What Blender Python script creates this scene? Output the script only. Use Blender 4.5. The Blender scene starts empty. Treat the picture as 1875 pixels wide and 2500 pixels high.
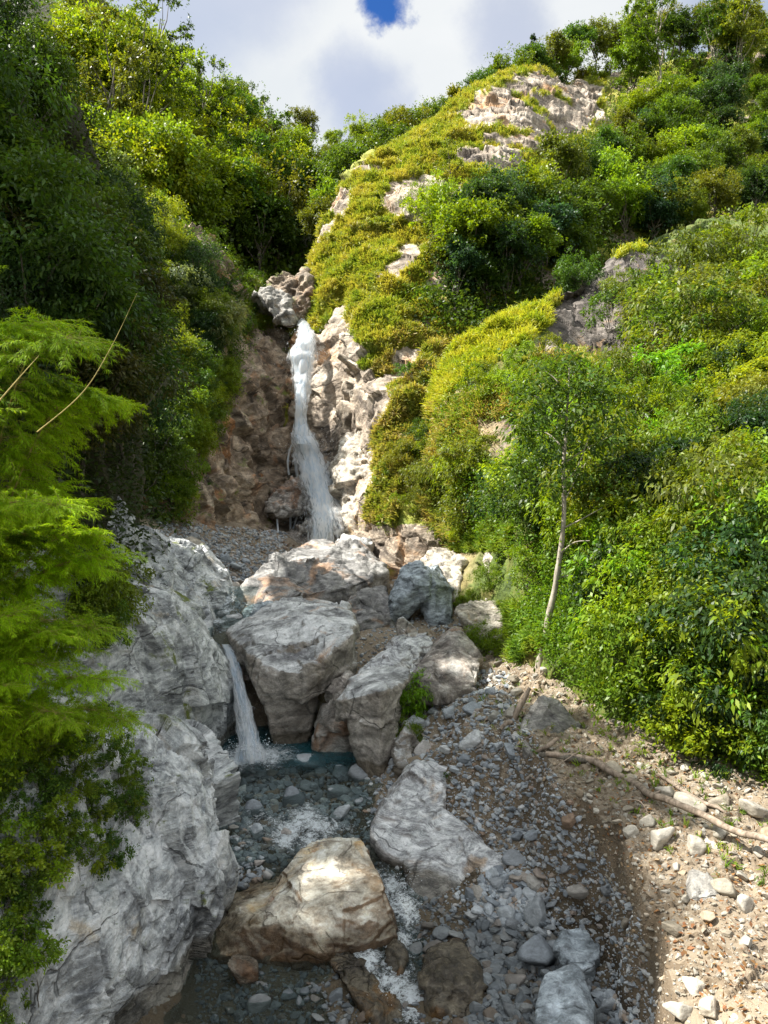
import bpy, bmesh, math, random, time
import numpy as np
from mathutils import Vector, Matrix, Euler
from mathutils.bvhtree import BVHTree
T0 = time.time()
scene = bpy.context.scene
COL = scene.collection
# ------------------------------------------------------------------ camera
FPX = 1888.0; PITCH = math.radians(-2.0)
cam_d = bpy.data.cameras.new("camera"); cam = bpy.data.objects.new("camera", cam_d); COL.objects.link(cam)
cam_d.sensor_fit = 'VERTICAL'; cam_d.sensor_height = 24.0; cam_d.lens = 24.0 * FPX / 2500.0
cam_d.clip_start = 0.1; cam_d.clip_end = 3000
cam.rotation_euler = (math.radians(90) + PITCH, 0, 0)
scene.camera = cam
# ------------------------------------------------------------------ sun, sky, exposure
SUN = Vector((-0.60, 0.08, 0.79)).normalized()          # direction towards the sun
sun_d = bpy.data.lights.new("sun", 'SUN'); sun_d.energy = 5.0; sun_d.angle = math.radians(0.5); sun_d.color = (1.0, 0.95, 0.86)
sun = bpy.data.objects.new("sun", sun_d); COL.objects.link(sun)
sun.rotation_euler = SUN.to_track_quat('Z', 'Y').to_euler(); sun.location = (-20, 10, 60)
scene.view_settings.view_transform = 'Standard'; scene.view_settings.look = 'None'
scene.view_settings.exposure = 1.42; scene.view_settings.gamma = 1.0
scene.cycles.max_bounces = 6; scene.cycles.diffuse_bounces = 3; scene.cycles.glossy_bounces = 2
scene.cycles.transmission_bounces = 4; scene.cycles.transparent_max_bounces = 12
scene.cycles.caustics_reflective = False; scene.cycles.caustics_refractive = False

class NT:                                                  # small node-tree helper
    def __init__(s, tree): s.t = tree; s.n = tree.nodes; s.l = tree.links
    def node(s, typ, **kw):
        n = s.n.new(typ)
        for k, v in kw.items():
            if k.startswith('i_'):
                key = k[2:]; key = int(key) if key.isdigit() else key.replace('_', ' ')
                s.put(n.inputs[key], v)
            else: setattr(n, k, v)
        return n
    def put(s, sock, v):
        if isinstance(v, bpy.types.NodeSocket): s.l.new(v, sock)
        elif isinstance(v, bpy.types.Node): s.l.new(v.outputs[0], sock)
        else:
            if sock.type == 'RGBA' and len(v) == 3: v = (*v, 1)
            sock.default_value = v
    def math(s, op, a, b=0.0, clamp=False):
        n = s.n.new('ShaderNodeMath'); n.operation = op; n.use_clamp = clamp
        s.put(n.inputs[0], a); s.put(n.inputs[1], b); return n.outputs[0]
    def vmath(s, op, a, b=(0, 0, 0)):
        n = s.n.new('ShaderNodeVectorMath'); n.operation = op
        s.put(n.inputs[0], a); s.put(n.inputs[1], b)
        return n.outputs['Value'] if op in ('DOT_PRODUCT', 'LENGTH') else n.outputs[0]
    def mix(s, f, a, b, blend='MIX'):
        n = s.n.new('ShaderNodeMix'); n.data_type = 'RGBA'; n.blend_type = blend
        s.put(n.inputs[0], f); s.put(n.inputs[6], a); s.put(n.inputs[7], b); return n.outputs[2]
    def ramp(s, f, stops):
        n = s.n.new('ShaderNodeValToRGB'); cr = n.color_ramp
        while len(cr.elements) < len(stops): cr.elements.new(0.5)
        for e, (p, c) in zip(cr.elements, stops):
            e.position = p; e.color = (*c, 1) if not isinstance(c, (int, float)) else (c, c, c, 1)
        s.put(n.inputs[0], f); return n.outputs[0]
    def step(s, f, a, b):
        n = s.n.new('ShaderNodeMapRange'); n.interpolation_type = 'SMOOTHSTEP'
        s.put(n.inputs[0], f); n.inputs[1].default_value = a; n.inputs[2].default_value = b; return n.outputs[0]
    def noise(s, vec, scale, detail=5, rough=0.55, dist=0.0):
        return s.node('ShaderNodeTexNoise', i_Vector=vec, i_Scale=scale, i_Detail=detail, i_Roughness=rough, i_Distortion=dist).outputs[0]
    def scaled(s, vec, sc, rot=(0, 0, 0)):
        return s.node('ShaderNodeMapping', i_Vector=vec, i_Scale=sc, i_Rotation=rot).outputs[0]

world = bpy.data.worlds.new("World"); scene.world = world; world.use_nodes = True
w = NT(world.node_tree); w.n.clear()
sky = w.node('ShaderNodeTexSky', sky_type='NISHITA', sun_disc=False)
sky.sun_elevation = math.asin(SUN.z); sky.sun_rotation = math.atan2(SUN.x, SUN.y); sky.altitude = 2000; sky.air_density = 1.0; sky.dust_density = 0.6
tc = w.node('ShaderNodeTexCoord').outputs['Generated']
sepw = w.node('ShaderNodeSeparateXYZ', i_0=tc)
# cloud plane projection: direction / z
inv = w.math('DIVIDE', 1.0, w.math('MAXIMUM', w.math('ADD', sepw.outputs[2], 0.12), 0.05))
cp = w.vmath('SCALE', tc); cp.node.inputs[3].default_value = 1.0; w.put(cp.node.inputs[3], inv)
cn = w.noise(w.vmath('ADD', cp, (3.2, 1.7, 0)), 1.1, 8, 0.52, 0.3)
cmask = w.step(cn, 0.36, 0.56)
nv = w.node('ShaderNodeTexNoise', i_Vector=tc, i_Scale=9.0, i_Detail=9.0, i_Roughness=0.62)
nvo = w.vmath('SUBTRACT', nv.outputs[1], (0.5, 0.5, 0.5))
sc_ = w.vmath('SCALE', nvo); sc_.node.inputs[3].default_value = 0.10
wob = w.vmath('NORMALIZE', w.vmath('ADD', tc, sc_))
def gap(px, py, r0, r1):
    v = Vector(((px - 937.5) / FPX, 1, (1250 - py) / FPX)); v.rotate(Euler((PITCH, 0, 0))); v.normalize()
    return w.step(w.vmath('DOT_PRODUCT', wob, tuple(v)), math.cos(math.radians(r0)), math.cos(math.radians(r1)))
g1 = w.math('MAXIMUM', gap(948, -20, 1.9, 0.9), gap(962, 14, 1.35, 0.5)); g2 = w.math('MULTIPLY', gap(880, 235, 4.2, 0.2), 0.36); g3 = w.math('MULTIPLY', gap(1235, 60, 4.2, 0.2), 0.36)
g4 = w.math('MULTIPLY', gap(1850, 20, 6.0, 2.0), 0.4)
g5 = w.math('MULTIPLY', gap(380, -300, 12.0, 7.0), 0.3)
gg = w.math('MAXIMUM', w.math('MAXIMUM', g1, g2), w.math('MAXIMUM', w.math('MAXIMUM', g3, g4), g5))
cm2 = w.math('MULTIPLY', w.step(cn, 0.15, 0.42), w.math('SUBTRACT', 1.0, gg))
shade = w.noise(w.vmath('ADD', cp, (9.2, 4.7, 0)), 1.6, 6, 0.5, 0.2)
ccol = w.ramp(shade, [(0.3, (4.6, 4.95, 5.25)), (0.5, (5.2, 5.4, 5.55)), (0.72, (5.8, 5.9, 5.95))])
blue = w.mix(1.0, sky.outputs[0], (0.26, 0.56, 1.0), 'MULTIPLY')
hi = w.math('ADD', 1.0, w.math('MULTIPLY', w.step(sepw.outputs[2], 0.55, 0.85), 0.7))   # extra cloud brightness added overhead, out of view, to fill the shade
ccol = w.vmath('SCALE', ccol); w.put(ccol.node.inputs[3], hi)
final = w.mix(cm2, blue, ccol)
bg = w.node('ShaderNodeBackground', i_Color=final, i_Strength=0.062)
w.l.new(bg.outputs[0], w.node('ShaderNodeOutputWorld').inputs[0])

# ------------------------------------------------------------------ projection helpers
CP, SP = math.cos(PITCH), math.sin(PITCH)
def P(px, py, Y):                                          # the point seen at pixel (px,py) of the 1875x2500 photo, Y metres ahead
    px = np.asarray(px, float); py = np.asarray(py, float); Y = np.asarray(Y, float)
    x = (px - 937.5) / FPX; z = (1250 - py) / FPX
    dy = CP - SP * z; dz = SP + CP * z
    t = Y / dy
    return np.stack([x * t, Y * np.ones_like(t), dz * t], -1)
def proj(p):
    p = np.asarray(p, float); yy = p[..., 1] * CP + p[..., 2] * SP; zz = -p[..., 1] * SP + p[..., 2] * CP
    return 937.5 + FPX * p[..., 0] / yy, 1250 - FPX * zz / yy
def ray(px, py):
    v = P(px, py, 1.0); return Vector(v).normalized()
def in_poly(px, py, poly):
    px = np.asarray(px); py = np.asarray(py); r = np.zeros(px.shape, bool); n = len(poly)
    for i in range(n):
        x1, y1 = poly[i]; x2, y2 = poly[(i + 1) % n]
        c = ((y1 > py) != (y2 > py)) & (px < (x2 - x1) * (py - y1) / ((y2 - y1) + 1e-9) + x1)
        r ^= c
    return r
# ------------------------------------------------------------------ numpy noise
def _h(i, j, k, s):
    n = (i.astype(np.int64) * 374761393 + j.astype(np.int64) * 668265263 + k.astype(np.int64) * 2147483647 + s * 974634777) & 0xffffffff
    n = ((n ^ (n >> 13)) * 1274126177) & 0xffffffff
    n = ((n ^ (n >> 16)) * 2246822519) & 0xffffffff
    return (n ^ (n >> 15)) & 0xffffffff
def hf(i, j, k, s): return _h(i, j, k, s) / 4294967295.0
def vnoise(p, s=0):
    p = np.asarray(p, float); f = np.floor(p); u = p - f; u = u * u * u * (u * (u * 6 - 15) + 10); I = f.astype(np.int64)
    r = 0
    for a in (0, 1):
        for b in (0, 1):
            for c in (0, 1):
                wgt = (u[:, 0] if a else 1 - u[:, 0]) * (u[:, 1] if b else 1 - u[:, 1]) * (u[:, 2] if c else 1 - u[:, 2])
                r = r + wgt * hf(I[:, 0] + a, I[:, 1] + b, I[:, 2] + c, s)
    return r * 2 - 1
def fbm(p, scale, octv=4, s=0, gain=0.5):
    r = 0; a = 1; t = 0
    for o in range(octv):
        r = r + a * vnoise(p * scale + 17.3 * o, s + o); t += a; a *= gain; scale *= 2.03
    return r / t
def ridged(p, scale, octv=4, s=0):
    r = 0; a = 1; t = 0
    for o in range(octv):
        r = r + a * (1 - 2 * np.abs(vnoise(p * scale + 5.1 * o, s + o))); t += a; a *= 0.5; scale *= 2.1
    return r / t
def facet(p, scale, s=0, tilt=0.8):                         # cellular tilted planes: broken-rock look
    q = p * scale; f = np.floor(q).astype(np.int64)
    best = np.full(len(q), 1e9); val = np.zeros(len(q))
    for a in (-1, 0, 1):
        for b in (-1, 0, 1):
            for c in (-1, 0, 1):
                I, J, K = f[:, 0] + a, f[:, 1] + b, f[:, 2] + c
                dx = I + hf(I, J, K, s) - q[:, 0]; dy = J + hf(I, J, K, s + 1) - q[:, 1]; dz = K + hf(I, J, K, s + 2) - q[:, 2]
                d = dx * dx + dy * dy + dz * dz; m = d < best
                v = (hf(I, J, K, s + 3) - .5) + tilt * ((hf(I, J, K, s + 4) - .5) * dx + (hf(I, J, K, s + 5) - .5) * dy + (hf(I, J, K, s + 6) - .5) * dz) * 2
                best = np.where(m, d, best); val = np.where(m, v, val)
    return val
# ------------------------------------------------------------------ mesh + tagging helpers
def mesh_from(name, V, F, smooth=True):
    V = np.ascontiguousarray(V, np.float32); F = np.ascontiguousarray(F, np.int32); k = F.shape[1]
    me = bpy.data.meshes.new(name); me.vertices.add(len(V)); me.vertices.foreach_set('co', V.ravel())
    me.loops.add(F.size); me.loops.foreach_set('vertex_index', F.ravel())
    me.polygons.add(len(F)); me.polygons.foreach_set('loop_start', np.arange(0, F.size, k, dtype=np.int32))
    me.polygons.foreach_set('use_smooth', np.full(len(F), smooth)); me.update(calc_edges=True)
    return me
def fattr(me, name, arr):
    a = me.attributes.new(name, 'FLOAT', 'POINT'); a.data.foreach_set('value', np.asarray(arr, np.float32))
def link(name, data, mat=None, parent=None, loc=None):
    o = bpy.data.objects.new(name, data); COL.objects.link(o)
    if mat is not None and data is not None and len(data.materials) == 0: data.materials.append(mat)
    if parent: o.parent = parent
    if loc is not None: o.location = loc
    return o
def tag(o, label=None, cat=None, group=None, kind=None):
    if label: o['label'] = label
    if cat: o['category'] = cat
    if group: o['group'] = group
    if kind: o['kind'] = kind
    return o
def struct(name, me, m, label, cat='terrain'):
    return tag(link(name, me, m), label, cat, kind='structure')
def copy_tree(o, parent=None):
    c = o.copy(); COL.objects.link(c); c.parent = parent
    for ch in KIDS.get(o.name, []): copy_tree(ch, c)
    return c
KIDS = {}
def child(name, me, m, parent):
    o = link(name, me, m, parent); KIDS.setdefault(parent.name, []).append(o); return o
def verts(me):
    a = np.empty(len(me.vertices) * 3, np.float32); me.vertices.foreach_get('co', a); return a.reshape(-1, 3).astype(float)
def normals(me):
    a = np.empty(len(me.vertices) * 3, np.float32); me.vertex_normals.foreach_get('vector', a); return a.reshape(-1, 3).astype(float)
# ------------------------------------------------------------------ materials
def new_mat(name):
    m = bpy.data.materials.new(name); m.use_nodes = True; t = NT(m.node_tree); t.n.clear()
    b = t.node('ShaderNodeBsdfPrincipled'); o = t.node('ShaderNodeOutputMaterial'); t.l.new(b.outputs[0], o.inputs[0])
    return m, t, b, o
def rock_mat(name, light, mid, dark, rust, rust_amt=0.3, scale=1.0, band=1.0, rot=(0.5, 0.3, 0.2), moss=0.0, rough=0.75, bump=1.0, speck=0.5, mosscol=(0.09, 0.11, 0.02), wet=None, stretch=3.0, side=None, sidef=0.7):
    m, t, b, o = new_mat(name)
    geo = t.node('ShaderNodeNewGeometry'); pos = geo.outputs['Position']
    warp = t.node('ShaderNodeTexNoise', i_Vector=pos, i_Scale=0.55 * scale, i_Detail=3.0).outputs[1]
    wv = t.vmath('SCALE', t.vmath('SUBTRACT', warp, (.5, .5, .5))); wv.node.inputs[3].default_value = 1.3 / scale
    wp = t.vmath('ADD', pos, wv)
    n1 = t.noise(pos, 0.9 * scale, 8, 0.6, 0.6)
    st = t.scaled(wp, (1, 1, stretch), rot)
    n2 = t.noise(st, 1.3 * scale, 6, 0.62, 0.4)
    n3 = t.noise(st, 5.5 * scale, 4, 0.6, 0.2)
    f = t.math('ADD', t.math('MULTIPLY', n1, 1 - 0.55 * band), t.math('MULTIPLY', n2, 0.55 * band))
    col = t.ramp(f, [(0.38, dark), (0.49, mid), (0.60, light)])
    streak = t.math('MULTIPLY', t.step(n3, 0.52, 0.72), 0.55 * band)
    col = t.mix(streak, col, tuple(min(1, c * 1.25) for c in light))
    dstreak = t.math('MULTIPLY', t.step(n3, 0.46, 0.30), 0.6 * band)
    col = t.mix(dstreak, col, dark)
    r1 = t.noise(t.vmath('ADD', wp, (31, 7, 3)), 0.75 * scale, 6, 0.6, 0.8)
    rmask = t.math('MULTIPLY', t.step(r1, 0.62 - 0.25 * rust_amt, 0.74 - 0.2 * rust_amt), min(1, 0.5 + rust_amt))
    rcol = t.mix(n3, rust, tuple(c * 1.7 for c in rust))
    col = t.mix(rmask, col, rcol)
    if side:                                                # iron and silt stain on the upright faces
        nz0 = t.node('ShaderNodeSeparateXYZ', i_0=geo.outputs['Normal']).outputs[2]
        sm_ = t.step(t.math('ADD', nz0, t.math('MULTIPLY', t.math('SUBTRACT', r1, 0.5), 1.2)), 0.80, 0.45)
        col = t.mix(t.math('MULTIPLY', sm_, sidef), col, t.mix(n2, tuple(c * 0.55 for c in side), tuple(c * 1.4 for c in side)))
    ve = t.node('ShaderNodeTexVoronoi', feature='DISTANCE_TO_EDGE', i_Vector=t.scaled(wp, (1, 1, 1.7), rot), i_Scale=0.55 * scale)
    brk = t.noise(t.vmath('ADD', pos, (8, 3, 60)), 1.7 * scale, 3, 0.5)
    ckm = t.math('MULTIPLY', t.step(t.math('ADD', ve.outputs[0], t.math('MULTIPLY', t.math('SUBTRACT', n3, 0.5), 0.03)), 0.014, 0.002), t.step(brk, 0.45, 0.58))
    col = t.mix(t.math('MULTIPLY', ckm, 0.5), col, tuple(c * 0.35 for c in dark))
    blot = t.noise(t.scaled(wp, (1, 1, 1.6), rot), 2.6 * scale, 7, 0.7)
    col = t.mix(0.7, col, t.ramp(blot, [(0.36, 0.12), (0.5, 0.46), (0.64, 0.84)]), 'OVERLAY')
    fine = t.noise(pos, 22 * scale, 5, 0.7)
    col = t.mix(0.75 * speck, col, t.ramp(fine, [(0.33, 0.25), (0.5, 0.5), (0.68, 0.8)]), 'OVERLAY')
    lich = t.noise(t.vmath('ADD', pos, (5, 50, 9)), 6 * scale, 6, 0.7, 0.3)
    col = t.mix(t.math('MULTIPLY', t.step(lich, 0.62, 0.68), 0.5), col, tuple(c * 0.45 for c in dark))
    if moss > 0:
        nz = t.node('ShaderNodeSeparateXYZ', i_0=geo.outputs['Normal']).outputs[2]
        mn = t.noise(pos, 1.1 * scale, 6, 0.65)
        mm = t.step(t.math('ADD', mn, t.math('MULTIPLY', nz, 0.12)), 0.68 - 0.3 * moss, 0.78 - 0.3 * moss)
        col = t.mix(mm, col, t.mix(fine, mosscol, tuple(c * 1.8 for c in mosscol)))
    rg = rough
    if wet is not None:                                     # stone below the splash line is dark and glossy
        z = t.node('ShaderNodeSeparateXYZ', i_0=pos).outputs[2]
        zz = t.math('ADD', z, t.math('MULTIPLY', t.math('SUBTRACT', n1, 0.5), 0.35))
        wm = t.step(zz, wet + 0.12, wet - 0.02)
        col = t.mix(wm, col, t.mix(1.0, col, (0.40, 0.37, 0.32), 'MULTIPLY'))
        rg = t.math('ADD', rough, t.math('MULTIPLY', wm, -rough + 0.18))
    b.inputs['Specular IOR Level'].default_value = 0.35
    t.put(b.inputs['Base Color'], col); t.put(b.inputs['Roughness'], rg)
    h = t.math('SUBTRACT', t.math('ADD', t.math('MULTIPLY', blot, 0.5), t.math('MULTIPLY', n3, 0.2)), t.math('MULTIPLY', ckm, 0.8))
    h = t.math('ADD', h, t.math('ADD', t.math('MULTIPLY', fine, 0.25), t.math('MULTIPLY', t.noise(pos, 7 * scale, 6, 0.65, 0.5), 0.7)))
    bp = t.node('ShaderNodeBump', i_Height=h, i_Strength=0.75 * bump, i_Distance=0.09 / scale)
    t.put(b.inputs['Normal'], bp.outputs[0])
    return m
def leaf_mat(name, trans=0.45, var=0.35, rough=0.45, spec=0.3):
    m, t, b, o = new_mat(name)
    oi = t.node('ShaderNodeObjectInfo'); geo = t.node('ShaderNodeNewGeometry')
    rnd = geo.outputs['Random Per Island']
    hs = t.node('ShaderNodeHueSaturation', i_Color=oi.outputs['Color'])
    t.put(hs.inputs['Hue'], t.math('ADD', 0.485, t.math('MULTIPLY', rnd, 0.03)))
    t.put(hs.inputs['Value'], t.math('ADD', 1 - var, t.math('MULTIPLY', t.math('FRACT', t.math('MULTIPLY', rnd, 7.13)), 2 * var)))
    t.put(b.inputs['Base Color'], hs.outputs[0]); b.inputs['Roughness'].default_value = rough; b.inputs['Specular IOR Level'].default_value = spec
    tr = t.node('ShaderNodeBsdfTranslucent')
    t.put(tr.inputs[0], t.mix(1.0, hs.outputs[0], (1.5, 1.35, 0.5), 'MULTIPLY'))
    mx = t.node('ShaderNodeMixShader'); mx.inputs[0].default_value = trans
    t.l.new(b.outputs[0], mx.inputs[1]); t.l.new(tr.outputs[0], mx.inputs[2]); t.l.new(mx.outputs[0], o.inputs[0])
    return m
def bark_mat(name, c1, c2):
    m, t, b, o = new_mat(name); pos = t.node('ShaderNodeNewGeometry').outputs['Position']
    n = t.noise(t.scaled(pos, (1, 1, 0.25)), 14, 6, 0.65); t.put(b.inputs['Base Color'], t.ramp(n, [(0.35, c1), (0.6, c2)]))
    b.inputs['Roughness'].default_value = 0.85
    t.put(b.inputs['Normal'], t.node('ShaderNodeBump', i_Height=n, i_Strength=0.7, i_Distance=0.02).outputs[0]); return m

M = {}
M['cliff'] = rock_mat('pale_gneiss', (0.74, 0.76, 0.76), (0.46, 0.48, 0.49), (0.13, 0.14, 0.15), (0.34, 0.26, 0.15), 0.10, 1.0, 0.8, (0.25, 1.15, 0.1), 0.10, wet=-7.0, bump=1.3)
M['cliff2'] = rock_mat('fluted_gneiss', (0.70, 0.72, 0.71), (0.43, 0.45, 0.45), (0.13, 0.14, 0.145), (0.32, 0.25, 0.15), 0.12, 0.9, 0.9, (0.15, 1.5, 0.4), 0.12, wet=-6.1, stretch=4, bump=1.3)
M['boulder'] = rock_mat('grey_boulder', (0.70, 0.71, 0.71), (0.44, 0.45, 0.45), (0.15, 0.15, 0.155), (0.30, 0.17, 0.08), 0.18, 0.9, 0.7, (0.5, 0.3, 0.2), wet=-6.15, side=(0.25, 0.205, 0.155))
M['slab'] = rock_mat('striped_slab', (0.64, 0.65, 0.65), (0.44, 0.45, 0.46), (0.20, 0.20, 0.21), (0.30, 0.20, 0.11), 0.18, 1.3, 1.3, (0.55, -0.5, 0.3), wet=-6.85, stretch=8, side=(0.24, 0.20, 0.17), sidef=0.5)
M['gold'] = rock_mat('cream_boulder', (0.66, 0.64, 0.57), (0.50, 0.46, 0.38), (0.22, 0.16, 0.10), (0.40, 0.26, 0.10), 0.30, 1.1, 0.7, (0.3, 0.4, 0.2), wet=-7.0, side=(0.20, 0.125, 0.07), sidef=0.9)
M['brown'] = rock_mat('rust_boulder', (0.48, 0.46, 0.43), (0.29, 0.26, 0.23), (0.10, 0.085, 0.075), (0.22, 0.13, 0.08), 0.35, 1.2, 0.9, (0.9, 0.3, 0.2), wet=-6.6)
M['dull'] = rock_mat('dull_grey_rock', (0.36, 0.35, 0.32), (0.25, 0.24, 0.22), (0.11, 0.105, 0.10), (0.26, 0.19, 0.11), 0.2, 1.2, 0.6)
M['rust'] = rock_mat('rust_grey_rock', (0.33, 0.325, 0.31), (0.21, 0.205, 0.20), (0.10, 0.10, 0.10), (0.30, 0.19, 0.12), 0.32, 0.9, 1.0, (0.7, 0.5, 0.3))
M['bluegrey'] = rock_mat('blue_grey_rock', (0.40, 0.45, 0.49), (0.27, 0.31, 0.34), (0.12, 0.14, 0.155), (0.25, 0.2, 0.15), 0.0, 1.5, 1.1, (0.4, 1.2, 0.3))
M['cream'] = rock_mat('cream_rock', (0.62, 0.58, 0.50), (0.42, 0.38, 0.32), (0.20, 0.17, 0.13), (0.36, 0.25, 0.13), 0.2, 1.2, 0.7, (0.4, 0.2, 0.3))
M['fallrock'] = rock_mat('waterfall_rock', (0.40, 0.33, 0.25), (0.20, 0.15, 0.105), (0.06, 0.048, 0.038), (0.26, 0.12, 0.045), 0.35, 0.6, 0.8, (0.5, 0.9, 0.2), moss=0.15)
M['stream'] = rock_mat('wet_stream_rock', (0.34, 0.32, 0.27), (0.17, 0.15, 0.12), (0.05, 0.045, 0.04), (0.22, 0.12, 0.04), 0.4, 1.6, 1.0, (0.8, 0.9, 0.2), rough=0.35, wet=-6.9)
def stone_mat(name, ramp_stops, rough=0.7, wet=-6.95):
    m, t, b, o = new_mat(name); geo = t.node('ShaderNodeNewGeometry'); pos = geo.outputs['Position']
    rnd = t.math('FRACT', t.math('ADD', t.math('MULTIPLY', geo.outputs['Random Per Island'], 0.999), t.node('ShaderNodeObjectInfo').outputs['Random']))
    base = t.ramp(rnd, ramp_stops)
    n = t.noise(t.scaled(pos, (1, 1, 3), (0.5, 0.8, 0)), 9, 6, 0.65, 0.6)
    col = t.mix(0.7, base, t.ramp(n, [(0.3, 0.3), (0.5, 0.5), (0.7, 0.78)]), 'OVERLAY')
    z = t.node('ShaderNodeSeparateXYZ', i_0=pos).outputs[2]
    col = t.mix(t.step(z, wet + 0.06, wet - 0.06), col, t.mix(1.0, col, (0.40, 0.41, 0.41), 'MULTIPLY')) if wet else col
    t.put(b.inputs['Base Color'], col); b.inputs['Roughness'].default_value = rough
    t.put(b.inputs['Normal'], t.node('ShaderNodeBump', i_Height=t.noise(pos, 25, 5, 0.65), i_Strength=0.6, i_Distance=0.02).outputs[0])
    return m
GREY = [(0.0, (0.16, 0.18, 0.20)), (0.25, (0.28, 0.31, 0.34)), (0.45, (0.40, 0.43, 0.45)), (0.62, (0.20, 0.215, 0.23)), (0.74, (0.48, 0.49, 0.49)), (0.86, (0.22, 0.15, 0.10)), (1.0, (0.33, 0.33, 0.31))]
TAN = [(0.0, (0.21, 0.18, 0.135)), (0.25, (0.31, 0.28, 0.22)), (0.45, (0.27, 0.26, 0.23)), (0.62, (0.29, 0.20, 0.11)), (0.78, (0.42, 0.39, 0.33)), (1.0, (0.19, 0.17, 0.14))]
M['stone_grey'] = stone_mat('river_stones', GREY); M['stone_tan'] = stone_mat('dry_stones', TAN, wet=None)
def ground_mat(name, c_stone, c_fine, scale=9, veg=None, vegcol=None, wet=None):
    m, t, b, o = new_mat(name); pos = t.node('ShaderNodeNewGeometry').outputs['Position']
    wn = t.node('ShaderNodeTexNoise', i_Vector=pos, i_Scale=6.0, i_Detail=3.0).outputs[1]
    wv = t.vmath('SCALE', wn); wv.node.inputs[3].default_value = 0.12
    p2 = t.vmath('ADD', pos, wv)
    def vor(s):
        v = t.node('ShaderNodeTexVoronoi', i_Vector=p2, i_Scale=s); return v.outputs['Distance'], t.node('ShaderNodeSeparateColor', i_0=v.outputs['Color']).outputs[0]
    d1, r1 = vor(scale); d2, r2 = vor(scale * 2.7)
    st1 = t.ramp(r1, c_stone); st2 = t.ramp(r2, c_stone)
    fine = t.mix(t.noise(pos, 40, 4, 0.7), tuple(c * 0.65 for c in c_fine), tuple(c * 1.3 for c in c_fine))
    big = t.noise(pos, 0.8, 6, 0.6)
    m2 = t.math('MULTIPLY', t.step(d2, 0.42, 0.30), t.step(r2, 0.35, 0.4)); col = t.mix(m2, fine, st2)
    m1 = t.math('MULTIPLY', t.step(d1, 0.40, 0.33), t.step(t.math('ADD', r1, t.math('SUBTRACT', big, 0.5)), 0.62, 0.66)); col = t.mix(m1, col, st1)
    col = t.mix(0.6, col, t.ramp(big, [(0.35, 0.36), (0.65, 0.62)]), 'OVERLAY')
    h = t.math('ADD', t.math('MULTIPLY', t.math('SUBTRACT', 0.5, d1), t.math('MULTIPLY', m1, 1.2)), t.math('MULTIPLY', t.math('SUBTRACT', 0.5, d2), m2))
    h = t.math('ADD', h, t.math('MULTIPLY', t.noise(pos, 14, 6, 0.7), 0.5))
    if veg:
        vm = t.node('ShaderNodeAttribute', attribute_name=veg).outputs['Fac']
        vn = t.mix(t.noise(pos, 12, 5, 0.7), tuple(c * 0.5 for c in vegcol), tuple(c * 1.4 for c in vegcol))
        col = t.mix(vm, col, vn)
    rg = 0.85
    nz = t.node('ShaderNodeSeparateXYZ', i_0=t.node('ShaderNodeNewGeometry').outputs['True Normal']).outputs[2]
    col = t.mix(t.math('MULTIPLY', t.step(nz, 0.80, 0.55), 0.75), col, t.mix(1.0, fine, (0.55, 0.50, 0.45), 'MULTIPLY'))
    if wet is not None:
        z = t.node('ShaderNodeSeparateXYZ', i_0=pos).outputs[2]; wm = t.step(z, wet + 0.25, wet)
        col = t.mix(wm, col, t.mix(1.0, col, (0.38, 0.37, 0.34), 'MULTIPLY'))
    t.put(b.inputs['Base Color'], col); t.put(b.inputs['Roughness'], rg); b.inputs['Specular IOR Level'].default_value = 0.3
    t.put(b.inputs['Normal'], t.node('ShaderNodeBump', i_Height=h, i_Strength=0.9, i_Distance=0.06).outputs[0]); return m
# ================================================================== TERRAIN
def cr_matrix(n, m):
    t = np.linspace(0, n - 1, m); i = np.clip(np.floor(t).astype(int), 0, n - 2); u = t - i
    W = np.zeros((m, n)); c = [(-.5 * u + u * u - .5 * u ** 3), (1 - 2.5 * u * u + 1.5 * u ** 3), (.5 * u + 2 * u * u - 1.5 * u ** 3), (-.5 * u * u + .5 * u ** 3)]
    for k in range(4):
        np.add.at(W, (np.arange(m), np.clip(i + k - 1, 0, n - 1)), c[k])
    return W
def grid_faces(nr, nc, flip=False):
    a = (np.arange(nr - 1)[:, None] * nc + np.arange(nc - 1)[None]).ravel()
    F = np.stack([a, a + nc, a + nc + 1, a + 1], 1)
    return F[:, ::-1] if flip else F
PATCH = {}
def patch(name, rows, nr, nc, disp, mat, label, attrs=None, cat='terrain'):
    C = np.array([[P(*c) for c in r] for r in rows])
    V = np.einsum('ri,cj,ijk->rck', cr_matrix(C.shape[0], nr), cr_matrix(C.shape[1], nc), C).reshape(-1, 3)
    F = grid_faces(nr, nc)
    me = mesh_from(name, V, F); N = normals(me)
    V = V + N * disp(V, N)[:, None]; me.vertices.foreach_set('co', V.astype(np.float32).ravel()); me.update()
    if attrs:
        px, py = proj(V)
        for k, fn in attrs.items(): fattr(me, k, fn(V, px, py, normals(me)))
    o = struct(name, me, mat, label, cat); PATCH.setdefault(name, []).append(o); return o

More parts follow.
